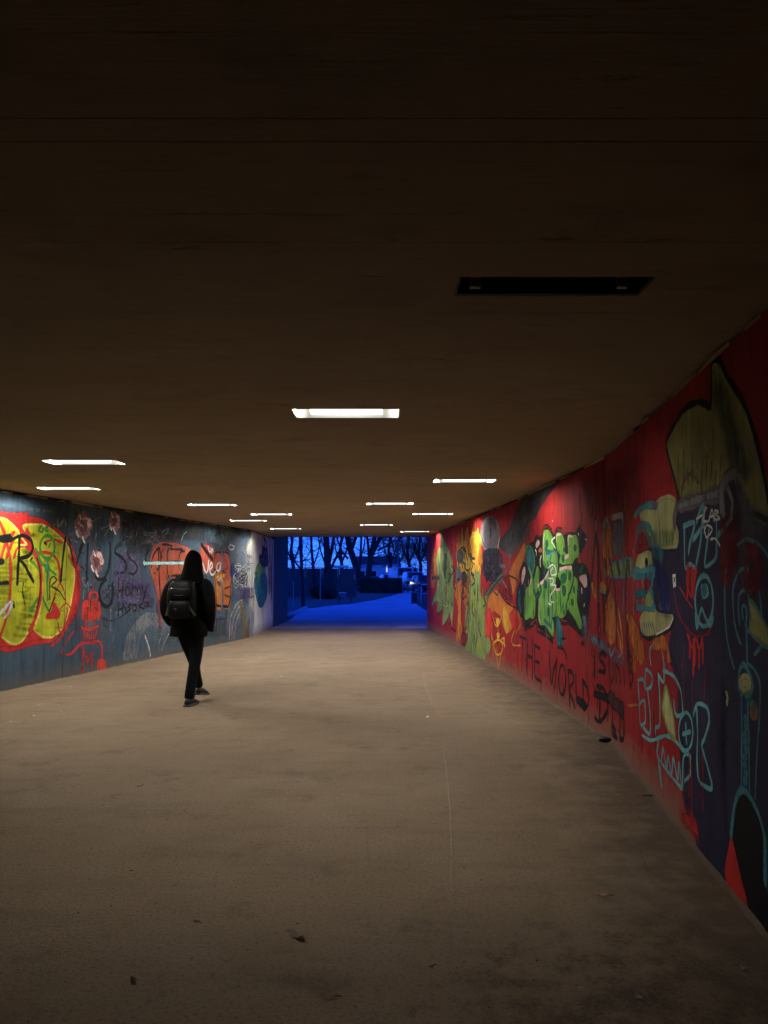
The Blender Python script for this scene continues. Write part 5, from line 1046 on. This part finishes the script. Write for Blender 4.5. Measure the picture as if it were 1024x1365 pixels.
# tall street lamp
b = on_z(531, 787.5); sl = empty('street_lamp', b); tag(sl, 'tall slim pale lamp post rising behind the parked vans', 'street lamp')
bm = bmesh.new(); add_tube(bm, [(0, 0, -.02), (0, 0, 1.2), (0, 0, 1.25), (0, 0, 7.6)], [.11, .11, .07, .05], 10); link('pole', mesh(bm, 'pole', False), M['post_pale'], sl)
bm = bmesh.new(); add_tube(bm, [(0, 0, 7.6), (.3, 0, 7.85), (.9, 0, 7.95)], [.05, .04, .04], 8); link('arm', mesh(bm, 'arm'), M['post_pale'], sl); box('lamp_head', .8, 1.4, -.12, .12, 7.88, 8.0, M['post_pale'], sl, .03)
# litter bin
b = on_z(553, 804.7); tb = empty('litter_bin', b, R(-8)); tag(tb, 'dark upright litter bin with pale edge beside the path', 'bin')
box('body', -.15, .15, -.15, .15, .02, .58, M['bin'], tb, .02); box('rim', -.17, .17, -.17, .17, .581, .63, M['post_pale'], tb, .01); box('post', -.19, -.16, -.03, .03, -.02, .7, M['post_pale'], tb, .004); box('plinth', -.13, .13, -.13, .13, -.02, .019, M['kerb'], tb)
# bicycles
def bicycle(px, py, rz, mat, label):
    root = empty('bicycle', on_z(px, py), rz); tag(root, label, 'bicycle', 'bicycles parked by the path')
    for x in (-.5, .5):
        bm = bmesh.new(); N = 20; R1 = .33
        add_tube(bm, [(x + R1*math.cos(2*math.pi*k/N), 0, .35 + R1*math.sin(2*math.pi*k/N)) for k in range(N + 1)], .02, 6, False); w = link('wheel', mesh(bm, 'wheel', True), M['tyre'], root)
        bm = bmesh.new()
        for k in range(9): a = k * math.pi / 9; add_tube(bm, [(x - .32*math.cos(a), 0, .35 - .32*math.sin(a)), (x + .32*math.cos(a), 0, .35 + .32*math.sin(a))], .003, 3)
        link('spokes', mesh(bm, 'spokes'), M['rim'], w)
    bm = bmesh.new()
    for q in (((-.5,0,.35),(-.12,0,.32)),((-.5,0,.35),(-.22,0,.8)),((-.12,0,.32),(-.26,0,.92)),((-.12,0,.32),(.34,0,.78)),((-.22,0,.82),(.33,0,.86)),((.5,0,.35),(.32,0,.98))): add_tube(bm, q, .02, 7)
    link('frame', mesh(bm, 'frame', True), mat, root); box('saddle', -.38, -.14, -.06, .06, .92, .97, M['tyre'], root, .02)
    bm = bmesh.new(); add_tube(bm, [(.3, -.28, 1.0), (.33, -.1, 1.02), (.33, .1, 1.02), (.3, .28, 1.0)], .014, 6); link('handlebar', mesh(bm, 'handlebar', True), M['steel_dark'], root); box('basket', .34, .62, -.14, .14, .78, 1.0, M['steel_dark'], root, .01)
bicycle(562.5, 803, R(70), M['steel_dark'], 'dark bicycle with a front basket beside the litter bin'); bicycle(541, 790.5, R(62), M['steel_dark'], 'bicycle parked at the hedge end by the car park')
# white tubular barrier
b = on_z(567.5, 803); wb = empty('barrier', b, R(40)); tag(wb, 'white tubular barrier hoop beside the bicycle', 'barrier')
bm = bmesh.new(); add_tube(bm, [(-.35, 0, -.03), (-.35, 0, .95), (-.3, 0, 1.0), (.3, 0, 1.0), (.35, 0, .95), (.35, 0, -.03)], .03, 8); link('hoop', mesh(bm, 'hoop', True), M['white_metal'], wb); bm = bmesh.new(); add_tube(bm, [(-.35, 0, .5), (.35, 0, .5)], .02, 8); link('cross_rail', mesh(bm, 'cross_rail'), M['white_metal'], wb)

# parked vehicles
def vehicle(px, py, rz, L, Wd, Ht, mat, label, van=False):
    b = on_z(px, py); root = empty('parked_van' if van else 'parked_car', b, rz); tag(root, label, 'van' if van else 'car', 'vehicles in the car park')
    hw = Wd/2; hb = .95 if not van else 1.0
    if van: prof = [(-.5,.3),(-.5,.55),(-.5,.96),(-.485,1.0),(.2,1.0),(.33,.6),(.47,.5),(.5,.38),(.5,.16),(.42,.12),(-.44,.12),(-.5,.18)]
    else: prof = [(-.5,.32),(-.49,.56),(-.46,.62),(-.36,.97),(-.3,1.0),(.06,1.0),(.12,.97),(.27,.63),(.44,.54),(.49,.44),(.5,.2),(.44,.12),(-.45,.12),(-.5,.18)]
    bm = bmesh.new(); rings = []
    for s, ins in ((-1, .03), (-.96, .0), (-.5, 0), (0, 0), (.5, 0), (.96, 0), (1, .03)):
        ring = []
        for (x, z) in prof:
            taper = 1 - max(0, (z - .58)) * .42 if not van else 1 - max(0, z - .5) * .12
            ring.append((x * L * (1 - ins), s * hw * taper, .05 + z * Ht * (1 - ins * .3)))
        rings.append(ring)
    add_loft(bm, rings); link('body', mesh(bm, 'body'), mat, root)
    zt = .05 + Ht
    def quad(nm, pts, m, par=root, th=.012):
        bm = bmesh.new(); P = [Vector(p) for p in pts]; nrm = (P[1]-P[0]).cross(P[2]-P[0]).normalized() * th
        lo = [bm.verts.new(p) for p in P]; hi = [bm.verts.new(p + nrm) for p in P]; bm.faces.new(lo[::-1]); bm.faces.new(hi)
        for i in range(4): bm.faces.new((lo[i], lo[(i+1) % 4], hi[(i+1) % 4], hi[i]))
        return link(nm, mesh(bm, nm), m, par)
    z = lambda q: .05 + q * Ht; wt = lambda q: hw * (1 - max(0, q - .58) * .42) if not van else hw * (1 - max(0, q - .5) * .12)
    if van: fr, bk = ((.325,.62),(.215,.96)), ((-.5,.6),(-.5,.9))
    else: fr, bk = ((.258,.66),(.13,.95)), ((-.452,.66),(-.368,.95))
    quad('windscreen', [(fr[0][0]*L+.004, -wt(fr[0][1])*.88, z(fr[0][1])), (fr[0][0]*L+.004, wt(fr[0][1])*.88, z(fr[0][1])), (fr[1][0]*L+.004, wt(fr[1][1])*.84, z(fr[1][1])), (fr[1][0]*L+.004, -wt(fr[1][1])*.84, z(fr[1][1]))], M['glass'])
    quad('rear_window', [(bk[0][0]*L-.004, wt(bk[0][1])*.85, z(bk[0][1])), (bk[0][0]*L-.004, -wt(bk[0][1])*.85, z(bk[0][1])), (bk[1][0]*L-.004, -wt(bk[1][1])*.8, z(bk[1][1])), (bk[1][0]*L-.004, wt(bk[1][1])*.8, z(bk[1][1]))], M['glass'])
    segs = [(-.4,-.14),(-.12,.2)] if not van else [(.0,.2)]
    for s in (-1, 1):
        for a, c_ in segs:
            a2 = a + (.05 if a < -.3 else 0); c2 = c_ - (.09 if c_ > .15 else 0); q = [(a*L, s*(wt(.66)+.003), z(.66)), (c_*L, s*(wt(.66)+.003), z(.66)), (c2*L, s*(wt(.93)+.003), z(.93)), (a2*L, s*(wt(.93)+.003), z(.93))]
            quad('side_window', q if s < 0 else q[::-1], M['glass'])
        for x in (-.31, .31):
            r = .32; bm = bmesh.new(); add_tube(bm, [(x*L, s*(hw-.2), r-.01), (x*L, s*(hw+.012), r-.01)], r, 18); w = link('wheel', mesh(bm, 'wheel'), M['tyre'], root)
            bm = bmesh.new(); add_tube(bm, [(x*L, s*(hw+.008), r-.01), (x*L, s*(hw+.02), r-.01)], r*.6, 14); link('rim', mesh(bm, 'rim'), M['rim'], w)
        box('headlight', .487*L, .504*L, min(s*hw*.6, s*hw*.92), max(s*hw*.6, s*hw*.92), z(.36), z(.45), M['headlamp_on'] if 'people carrier facing' in label else M['lamp_lens'], root, .01)
        box('tail_light', -.508*L, -.494*L, min(s*hw*.66, s*hw*.95), max(s*hw*.66, s*hw*.95), z(.42), z(.56), M['red_lens'], root, .01)
    box('number_plate', .499*L, .509*L, -.26, .26, z(.2), z(.28), M['white_metal'], root)
    return root
vehicle(496, 786.5, R(8), 4.4, 1.75, 1.42, M['car_dark'], 'dark saloon car parked behind the clipped hedge')
vehicle(536, 785.8, R(-75), 5.0, 1.95, 2.35, M['car_white'], 'tall white van beside the street lamp', True)
vehicle(552, 787.5, R(-82), 4.6, 1.9, 1.85, M['car_silver'], 'silver people carrier facing the tunnel with its headlamps on'); vehicle(566, 788.5, R(-78), 4.3, 1.8, 1.5, M['car_dark'], 'dark hatchback beside the silver people carrier')
vehicle(519, 785.2, R(-80), 4.4, 1.8, 1.6, M['car_silver'], 'silver car seen between hedge and white van'); vehicle(545, 784.3, R(-85), 5.2, 2.0, 2.4, M['car_white'], 'white van parked in the row behind', True)
# house beyond the car park
hy = 135.0; hs = empty('house', (on_y(503, 770, hy).x, hy, 0)); tag(hs, 'small pale house with one lit narrow window beyond the car park', 'house')
box('wall', -3.6, 3.6, 0, 7, -.03, 3.5, M['render_wall'], hs)
bm = bmesh.new(); vs = [bm.verts.new(v) for v in ((-3.9,-.3,3.51),(3.9,-.3,3.51),(3.9,7.3,3.51),(-3.9,7.3,3.51),(-3.9,3.5,5.0),(3.9,3.5,5.0))]
for f_ in ((0,1,5,4),(2,3,4,5),(0,4,3),(1,2,5),(3,2,1,0)): bm.faces.new([vs[i] for i in f_])
rf = link('roof', mesh(bm, 'roof'), M['roof'], hs); box('chimney', 2, 2.7, 4.0, 4.6, 4.4, 5.7, M['roof'], rf)
for x, z_, lit in ((-3.2,1.2,0),(-1.2,1.2,0),(1.5,2.05,1)):
    w = box('window', x, x + (.34 if lit else 1.1), -.04, -.003, z_, z_ + 1.2, M['white_metal'], hs); box('pane', x + .06, x + (.28 if lit else 1.02), -.06, -.041, z_ + .08, z_ + 1.12, M['window_lit'] if lit else M['glass'], w)

# ------------------------------------------------------------------ the walker
PX, PY = on_z(249, 941).x, on_z(249, 941).y
person = empty('person', (PX, PY, 0), R(-6)); tag(person, 'person in black hooded jacket walking away with both hands in the pockets', 'person')
# body: one continuous skinned figure (mostly under clothes)
V, Ed, Rad = [], [], []
def vtx(p, r, par=None):
    V.append(p); Rad.append(r)
    if par is not None: Ed.append((par, len(V) - 1))
    return len(V) - 1
pel = vtx((0.02, 0, .93), .13); ab = vtx((.02, 0, 1.1), .12, pel); ch = vtx((.01, 0, 1.32), .13, ab); nk = vtx((.02, .0, 1.48), .06, ch); hd = vtx((.03, .03, 1.58), .075, nk); vtx((.03, .03, 1.67), .075, hd); vtx((.03, .125, 1.6), .015, hd)
for s in (-1, 1):
    sh = vtx((s*.17, 0, 1.42), .06, ch); el = vtx((s*.25, -.06, 1.15), .045, sh); wr = vtx((s*.21, .06, .96), .035, el); hnd = vtx((s*.17, .12, .92), .035, wr)
    for k, (dx, L) in enumerate(((-.03, .06), (-.01, .075), (.01, .07), (.03, .055))): f1 = vtx((s*.17 + dx, .12 + L*.6, .9), .009, hnd); vtx((s*.17 + dx, .12 + L, .87), .008, f1)
    vtx((s*.13, .14, .94), .01, hnd)
# near (right) leg planted, far (left) leg trailing up behind it
LEG = {1: [(.09, 0, .9), (.085, .06, .5), (.03, .0, .1), (.035, .1, .05)], -1: [(-.07, 0, .9), (0, .14, .54), (.038, .26, .22), (.04, .29, .17)]}
for s, P in LEG.items():
    a = vtx(P[0], .095, pel); b_ = vtx(P[1], .06, a); c_ = vtx(P[2], .042, b_); vtx(P[3], .035, c_)
me = bpy.data.meshes.new('body'); me.from_pydata(V, Ed, []); body = link('body', me, M['skin'], person)
md = body.modifiers.new('skin', 'SKIN'); md.use_smooth_shade = True
for i, r in enumerate(Rad): me.skin_vertices[0].data[i].radius = (r * .8, r * .8); me.skin_vertices[0].data[i].use_root = (i == 0)
body.modifiers.new('sub', 'SUBSURF').levels = 1
# jacket
def soft(o, lev=1): m_ = o.modifiers.new('sub', 'SUBSURF'); m_.levels = lev; m_.render_levels = lev; return o
rj = random.Random(77)
def wr_(ring, a): return [(x + rj.uniform(-a, a), y + rj.uniform(-a, a), z + rj.uniform(-a, a)) for x, y, z in ring]
bm = bmesh.new()
prof = [(.79,.215,.15,0),(.80,.222,.155,0),(.86,.215,.155,0),(.95,.21,.15,.005),(1.05,.2,.145,.005),(1.15,.198,.14,.01),(1.25,.205,.14,.015),(1.34,.215,.135,.015),(1.41,.205,.12,.015),(1.455,.15,.1,.015),(1.49,.09,.08,.02)]
add_loft(bm, [wr_(ell(.0 + .012*(1.4 - z), oy, z, rx, ry, 22, 2.4), .006) for z, rx, ry, oy in prof])
for s in (-1, 1):
    A = [((s*.13,.01,1.4),.085),((s*.2,.0,1.39),.088),((s*.245,-.025,1.28),.08),((s*.268,-.05,1.15),.072),((s*.264,-.02,1.05),.067),((s*.24,.05,.97),.063),((s*.218,.09,.92),.058)]
    if s > 0: A += [((.222, .1, .885), .055), ((.215, .1, .87), .05)]
    add_tube(bm, [a for a, r in A], [r for a, r in A], 12)
jk = soft(link('jacket', mesh(bm, 'jacket', True), M['black_cloth'], person)); jk['label'] = 'black hip-length jacket'
bm = bmesh.new()
hp = [(1.38,.175,.12,-.03),(1.43,.16,.125,-.03),(1.48,.135,.13,-.02),(1.53,.118,.135,-.005),(1.58,.108,.14,.01),(1.64,.1,.14,.02),(1.70,.092,.13,.025),(1.745,.07,.1,.02),(1.775,.04,.06,.0),(1.79,.012,.02,-.015)]
add_loft(bm, [wr_(ell(.035, oy, z, rx, ry, 18, 2.1, .12), .004) for z, rx, ry, oy in hp])
hood = soft(link('hood', mesh(bm, 'hood', True), M['hood_cloth'], jk)); bm = bmesh.new(); add_tube(bm, [(.21*math.cos(a), .145*math.sin(a) , .803) for a in [2*math.pi*k/24 for k in range(25)]], .012, 6, False); link('hem', mesh(bm, 'hem', True), M['black_cloth'], jk)
bm = bmesh.new(); add_tube(bm, [(.222, .1, .872), (.215, .1, .85)], [.056, .054], 12); link('cuff', mesh(bm, 'cuff', True), M['black_cloth'], jk)
bm = bmesh.new(); T = {1: [((.075,0,.92),.115),((.082,.0,.82),.108),((.085,.02,.7),.092),((.085,.035,.58),.078),((.078,.035,.48),.068),((.062,.015,.36),.064),((.046,-.005,.22),.06),((.036,-.005,.12),.06),((.034,-.003,.075),.062)],
    -1: [((-.055,0,.92),.108),((-.05,.03,.82),.098),((-.025,.08,.68),.082),((.0,.14,.55),.068),((.018,.18,.44),.06),((.03,.22,.33),.055),((.038,.27,.22),.052),((.04,.29,.17),.053)]}
for s, A in T.items(): add_tube(bm, [Vector(a) + Vector((rj.uniform(-.004,.004), 0, 0)) for a, r in A], [r * (1 + rj.uniform(-.04, .04)) for a, r in A], 14)
tr = soft(link('trousers', mesh(bm, 'trousers', True), M['denim'], person)); tr['label'] = 'slim black jeans'
def shoe(base, pitch):
    up = bmesh.new(); add_loft(up, [[(x * w, y, z) for x, z in ((-1,.02),(-.9,h*.6),(-.5,h),(.5,h),(.9,h*.6),(1,.02))] for y, w, h in ((-.1,.03,.06),(-.09,.038,.09),(-.03,.042,.1),(.05,.043,.085),(.12,.045,.06),(.17,.036,.045),(.185,.02,.03))])
    o = link('shoe', mesh(up, 'shoe', True), M['shoe'], person); soft(o); o.location = base; o.rotation_euler = (pitch, 0, R(-4))
    so = bmesh.new(); add_loft(so, [[(x * w, y, z) for x, z in ((-1,0),(-1,.022),(1,.022),(1,0))] for y, w in ((-.11,.03),(-.095,.042),(0,.044),(.1,.048),(.165,.04),(.192,.022))]); link('sole', mesh(so, 'sole'), M['sole'], o)
shoe((.035, .01, .002), 0); shoe((.05, .33, .075), R(-8))
# backpack worn on the back (camera side is -y)
bp = empty('backpack', (PX, PY, 0), R(-6)); tag(bp, 'bulky black nylon backpack with grey side straps on the walker', 'backpack')
bm = bmesh.new(); add_loft(bm, [wr_(ell(-.005, -.2, z, rx, ry, 20, 3.2), .004) for z, rx, ry in ((1.0,.1,.06),(1.01,.145,.085),(1.06,.165,.095),(1.18,.172,.1),(1.3,.168,.095),(1.38,.155,.085),(1.43,.12,.065),(1.445,.07,.04))]); soft(link('main_bag', mesh(bm, 'main_bag', True), M['pack_cloth'], bp))
bm = bmesh.new(); add_loft(bm, [ell(-.005, -.285, z, rx, ry, 16, 3.0) for z, rx, ry in ((1.02,.08,.03),(1.03,.12,.045),(1.1,.132,.055),(1.17,.128,.05),(1.205,.11,.035),(1.21,.08,.02))]); pk = soft(link('front_pocket', mesh(bm, 'front_pocket', True), M['pack_cloth'], bp))
bm = bmesh.new(); add_loft(bm, [ell(-.005, -.283, z, rx, ry, 16, 3.0) for z, rx, ry in ((1.225,.09,.02),(1.235,.125,.035),(1.29,.13,.04),(1.34,.12,.03),(1.35,.09,.015))]); soft(link('upper_pocket', mesh(bm, 'upper_pocket', True), M['pack_cloth'], bp))
bm = bmesh.new(); add_tube(bm, [(-.13, -.31, 1.33), (-.09, -.322, 1.355), (-.03, -.326, 1.345), (.05, -.325, 1.338), (.12, -.31, 1.345)], .004, 6); link('zip', mesh(bm, 'zip'), M['zip'], bp)
bm = bmesh.new(); add_tube(bm, [(-.05, -.328, 1.275), (.0, -.33, 1.268), (.05, -.328, 1.275)], .0035, 6); link('zip', mesh(bm, 'zip'), M['zip'], bp)
bm = bmesh.new(); bmesh.ops.create_icosphere(bm, subdivisions=1, radius=.008, matrix=Matrix.Translation((-.085, -.328, 1.35))); link('zip_pull', mesh(bm, 'zip_pull'), M['white_metal'], bp); box('logo_patch', -.045, -.02, -.345, -.338, 1.11, 1.125, M['zip'], bp, .002)
for s in (-1, 1):
    bm = bmesh.new(); add_loft(bm, [[(s*(.12 + q*.05) - .005 + dx, -.3 + q*.06 + dy, 1.14 - q*.1) for dx, dy in ((-.014,-.004),(.014,-.004),(.014,.004),(-.014,.004))] for q in (0, .25, .5, .75, 1)]); link('side_strap', mesh(bm, 'side_strap'), M['strap_grey'], bp)
    bm = bmesh.new(); add_loft(bm, [[(s*x + dx, y + dy, z) for dx, dy in ((-.028,-.006),(.028,-.006),(.028,.006),(-.028,.006))] for x, y, z in ((.09,-.14,1.4),(.1,-.1,1.475),(.11,-.02,1.5),(.12,.08,1.465),(.13,.15,1.36),(.15,.16,1.22),(.16,.08,1.1),(.15,-.12,1.05))]); link('shoulder_strap', mesh(bm, 'shoulder_strap'), M['pack_cloth'], bp)
bm = bmesh.new(); add_tube(bm, [(-.03, -.17, 1.43), (-.025, -.19, 1.47), (.025, -.19, 1.47), (.03, -.17, 1.43)], .007, 6); link('top_handle', mesh(bm, 'top_handle', True), M['pack_cloth'], bp)

# ------------------------------------------------------------------ litter on the tunnel floor
def leaf(px, py, size, mat, label, seed, curl=.35, lobes=5):
    rn = random.Random(seed); b = on_z(px, py); bm = bmesh.new(); N = 26; c0 = bm.verts.new((0, 0, .004)); ring = []; mid = []
    for k in range(N):
        a = 2*math.pi*k/N; lob = .62 + .38*abs(math.cos(a*lobes/2))**.8; r = size*.5*lob*(1.25 if abs(math.sin(a)) < .4 else .8)*rn.uniform(.9, 1.1)
        z = curl*size*((r/size)**1.5)*rn.uniform(.3, 1.3)*(1 + .8*math.cos(2*a)); mid.append(bm.verts.new((r*.55*math.cos(a), r*.55*math.sin(a), .004 + z*.35))); ring.append(bm.verts.new((r*math.cos(a), r*math.sin(a), .004 + max(0, z))))
    for k in range(N):
        j = (k+1) % N; bm.faces.new((c0, mid[k], mid[j])); bm.faces.new((mid[k], ring[k], ring[j], mid[j]))
    root = empty('fallen_leaf', b, rn.random()*6.28); tag(root, label, 'leaf', 'leaves on the tunnel floor'); link('blade', mesh(bm, 'blade', True), mat, root)
    bm = bmesh.new(); add_tube(bm, [(-size*.4, 0, .006), (-size*.7, size*.08, .008), (-size*.95, size*.02, .004)], .0016, 5); link('stalk', mesh(bm, 'stalk'), M['twig'], root)
leaf(397, 1249, .07, M['leaf_pale'], 'large curled brown leaf lying alone on the floor', 1, .4, 2); leaf(439, 1330, .048, M['leaf'], 'dark shrivelled leaf with a twisted stalk', 2, .25, 4); leaf(178, 1308, .032, M['leaf_dark'], 'small rotted dark leaf near the lower floor edge', 3); leaf(803, 1194, .055, M['leaf_pale'], 'pale lobed leaf lying near the red wall', 4, .3, 5); leaf(851, 1331, .04, M['leaf_pale'], 'pale torn leaf on the gritty dirt patch', 5, .4, 3)
leaf(187, 1049, .035, M['leaf_dark'], 'tiny black leaf alone on the bare floor', 6); leaf(262, 1230, .03, M['leaf_dark'], 'small brown leaf scrap beside scuffed floor', 7); leaf(991, 1292, .03, M['leaf_pale'], 'pale leaf scrap close under the navy paint', 8); leaf(181, 1162, .035, M['leaf'], 'flat brown leaf on the bare floor', 9, .1); leaf(575, 1290, .025, M['leaf_dark'], 'brown leaf crumb beside the pale scratch line', 10); leaf(774, 1318, .02, M['leaf_pale'], 'thin pale leaf sliver on the dirt', 11)
# crushed black wrapper at the wall joint
b = on_z(810, 987.5); bm = bmesh.new(); bmesh.ops.create_icosphere(bm, subdivisions=2, radius=.05); rn = random.Random(3)
for v in bm.verts: v.co = Vector((v.co.x*1.3, v.co.y*.9, max(-.02, v.co.z*.55))) * rn.uniform(.75, 1.2)
o = link('crushed_wrapper', mesh(bm, 'crushed_wrapper'), M['rubbish']); o.location = (b.x - .03, b.y - .05, .02); tag(o, 'crushed black wrapper lying at the foot of the red wall', 'litter')
# twig
b = on_z(868, 1062); tw = empty('twig', b, R(20)); tag(tw, 'thin dead twig beside the foot of the red wall', 'twig')
bm = bmesh.new(); add_tube(bm, [(-.05, .03, .005), (0, 0, .008), (.06, -.05, .006)], [.003, .004, .002], 5); link('stem', mesh(bm, 'stem'), M['twig'], tw); bm = bmesh.new(); add_tube(bm, [(0, 0, .008), (.03, .03, .012), (.05, .06, .006)], [.003, .002, .001], 5); link('side_shoot', mesh(bm, 'side_shoot'), M['twig'], tw)
# scraps of paper by the left wall
for i, (x, y, sz, lb) in enumerate(((51,941,.03,'white paper scrap by the slate wall, with another close by'), (46,954.5,.03,'small white paper scrap on the floor beside the slate wall'), (83,948,.035,'thin white paper strip near the slate wall'), (15,963,.03,'dull paper scrap farthest along the slate wall'), (94,915.5,.03,'torn paper flake at the foot of the slate wall'), (376,902.5,.05,'white flattened scrap on the open floor past the walker'), (570,956,.03,'tiny pale scrap beside the pale scratch line'))):
    rn = random.Random(i); bm = bmesh.new(); P = [(sz*.6*math.cos(a)*rn.uniform(.6, 1.2), sz*.5*math.sin(a)*rn.uniform(.6, 1.2)) for a in [k*1.257 for k in range(5)]]
    lo = [bm.verts.new((p_[0], p_[1], .002)) for p_ in P]; hi = [bm.verts.new((p_[0], p_[1], .004 + rn.uniform(0, sz*.3))) for p_ in P]; bm.faces.new(lo[::-1]); bm.faces.new(hi)
    for k in range(5): bm.faces.new((lo[k], lo[(k+1) % 5], hi[(k+1) % 5], hi[k]))
    o = link('paper_scrap', mesh(bm, 'paper_scrap'), M['paper']); o.location = on_z(x, y); tag(o, lb, 'paper', 'paper scraps on the tunnel floor')
# fine grit and crumbs
rnd = random.Random(60); bm = bmesh.new()
for k in range(2600):
    if rnd.random() < .6: y = rnd.uniform(1.9, 5.5); x = rnd.uniform(-.5*y, .45*y + .2)
    else: y = rnd.uniform(2, 16); x = rnd.uniform(-.5*y, min(1.8, .5*y))
    r = rnd.uniform(.0012, .0042) * (1.5 if rnd.random() < .05 else 1); a = rnd.random()*6.28
    if x > 1.1 + .13*y and y < 7: continue
    q = [bm.verts.new((x + r*math.cos(a + t)*rnd.uniform(.6, 1.3), y + r*math.sin(a + t)*rnd.uniform(.6, 1.3), .0005)) for t in (0, 2.1, 4.2)]; tp = bm.verts.new((x, y, r*.9))
    for i in range(3): bm.faces.new((q[i], q[(i+1) % 3], tp))
o = link('grit', mesh(bm, 'grit'), M['leaf_dark']); tag(o, 'fine dark grit and crumbs scattered over the floor', 'grit', kind='stuff')
# pale scratch line along the floor
def floor_line(pts, w, op, col):
    m_ = NT('chalky_scuff'); at = m_.n('ShaderNodeAttribute', attribute_name='e'); nz = m_.noise(m_.pos(), 22, 4, .7); al = m_.math('MULTIPLY', m_.math('MULTIPLY', at.outputs['Fac'], m_.ramp(nz, [(.35, 0), (.65, 1)])), op)
    p_ = m_.bsdf(col, .9); tr_ = m_.n('ShaderNodeBsdfTransparent'); mx = m_.n('ShaderNodeMixShader'); m_.l(al, mx.inputs[0]); m_.l(tr_.outputs[0], mx.inputs[1]); m_.l(p_.outputs[0], mx.inputs[2]); mt = m_.done(mx)
    Q = catmull([tuple(on_z(x, y)[:2]) for x, y in pts], False, .1); bm = bmesh.new(); el_ = bm.verts.layers.float.new('e'); prev = None
    for i, q in enumerate(Q):
        t = Q[min(i+1, len(Q)-1)] - Q[max(i-1, 0)]; t = t / np.linalg.norm(t); nn = np.array((-t[1], t[0])); cur = []
        for k, e in ((-1, 0), (0, 1), (1, 0)): v = bm.verts.new((*(q + nn*w*.5*k), .004)); v[el_] = e * min(1, i/6, (len(Q)-1-i)/6); cur.append(v)
        if prev: [bm.faces.new((prev[k], prev[k+1], cur[k+1], cur[k])) for k in (0, 1)]
        prev = cur
    link('scuff_line', mesh(bm, 'scuff_line'), mt, floor)
floor_line([(560,890),(572,930),(585,970),(594,1020),(600,1080),(602,1150),(601,1220),(599,1310)], .022, .5, (.5, .42, .33)); floor_line([(488,1080),(490,1130),(497,1180),(492,1220)], .02, .22, (.5, .42, .33)); floor_line([(850,1120),(862,1160),(880,1200)], .012, .5, (.05, .04, .03))
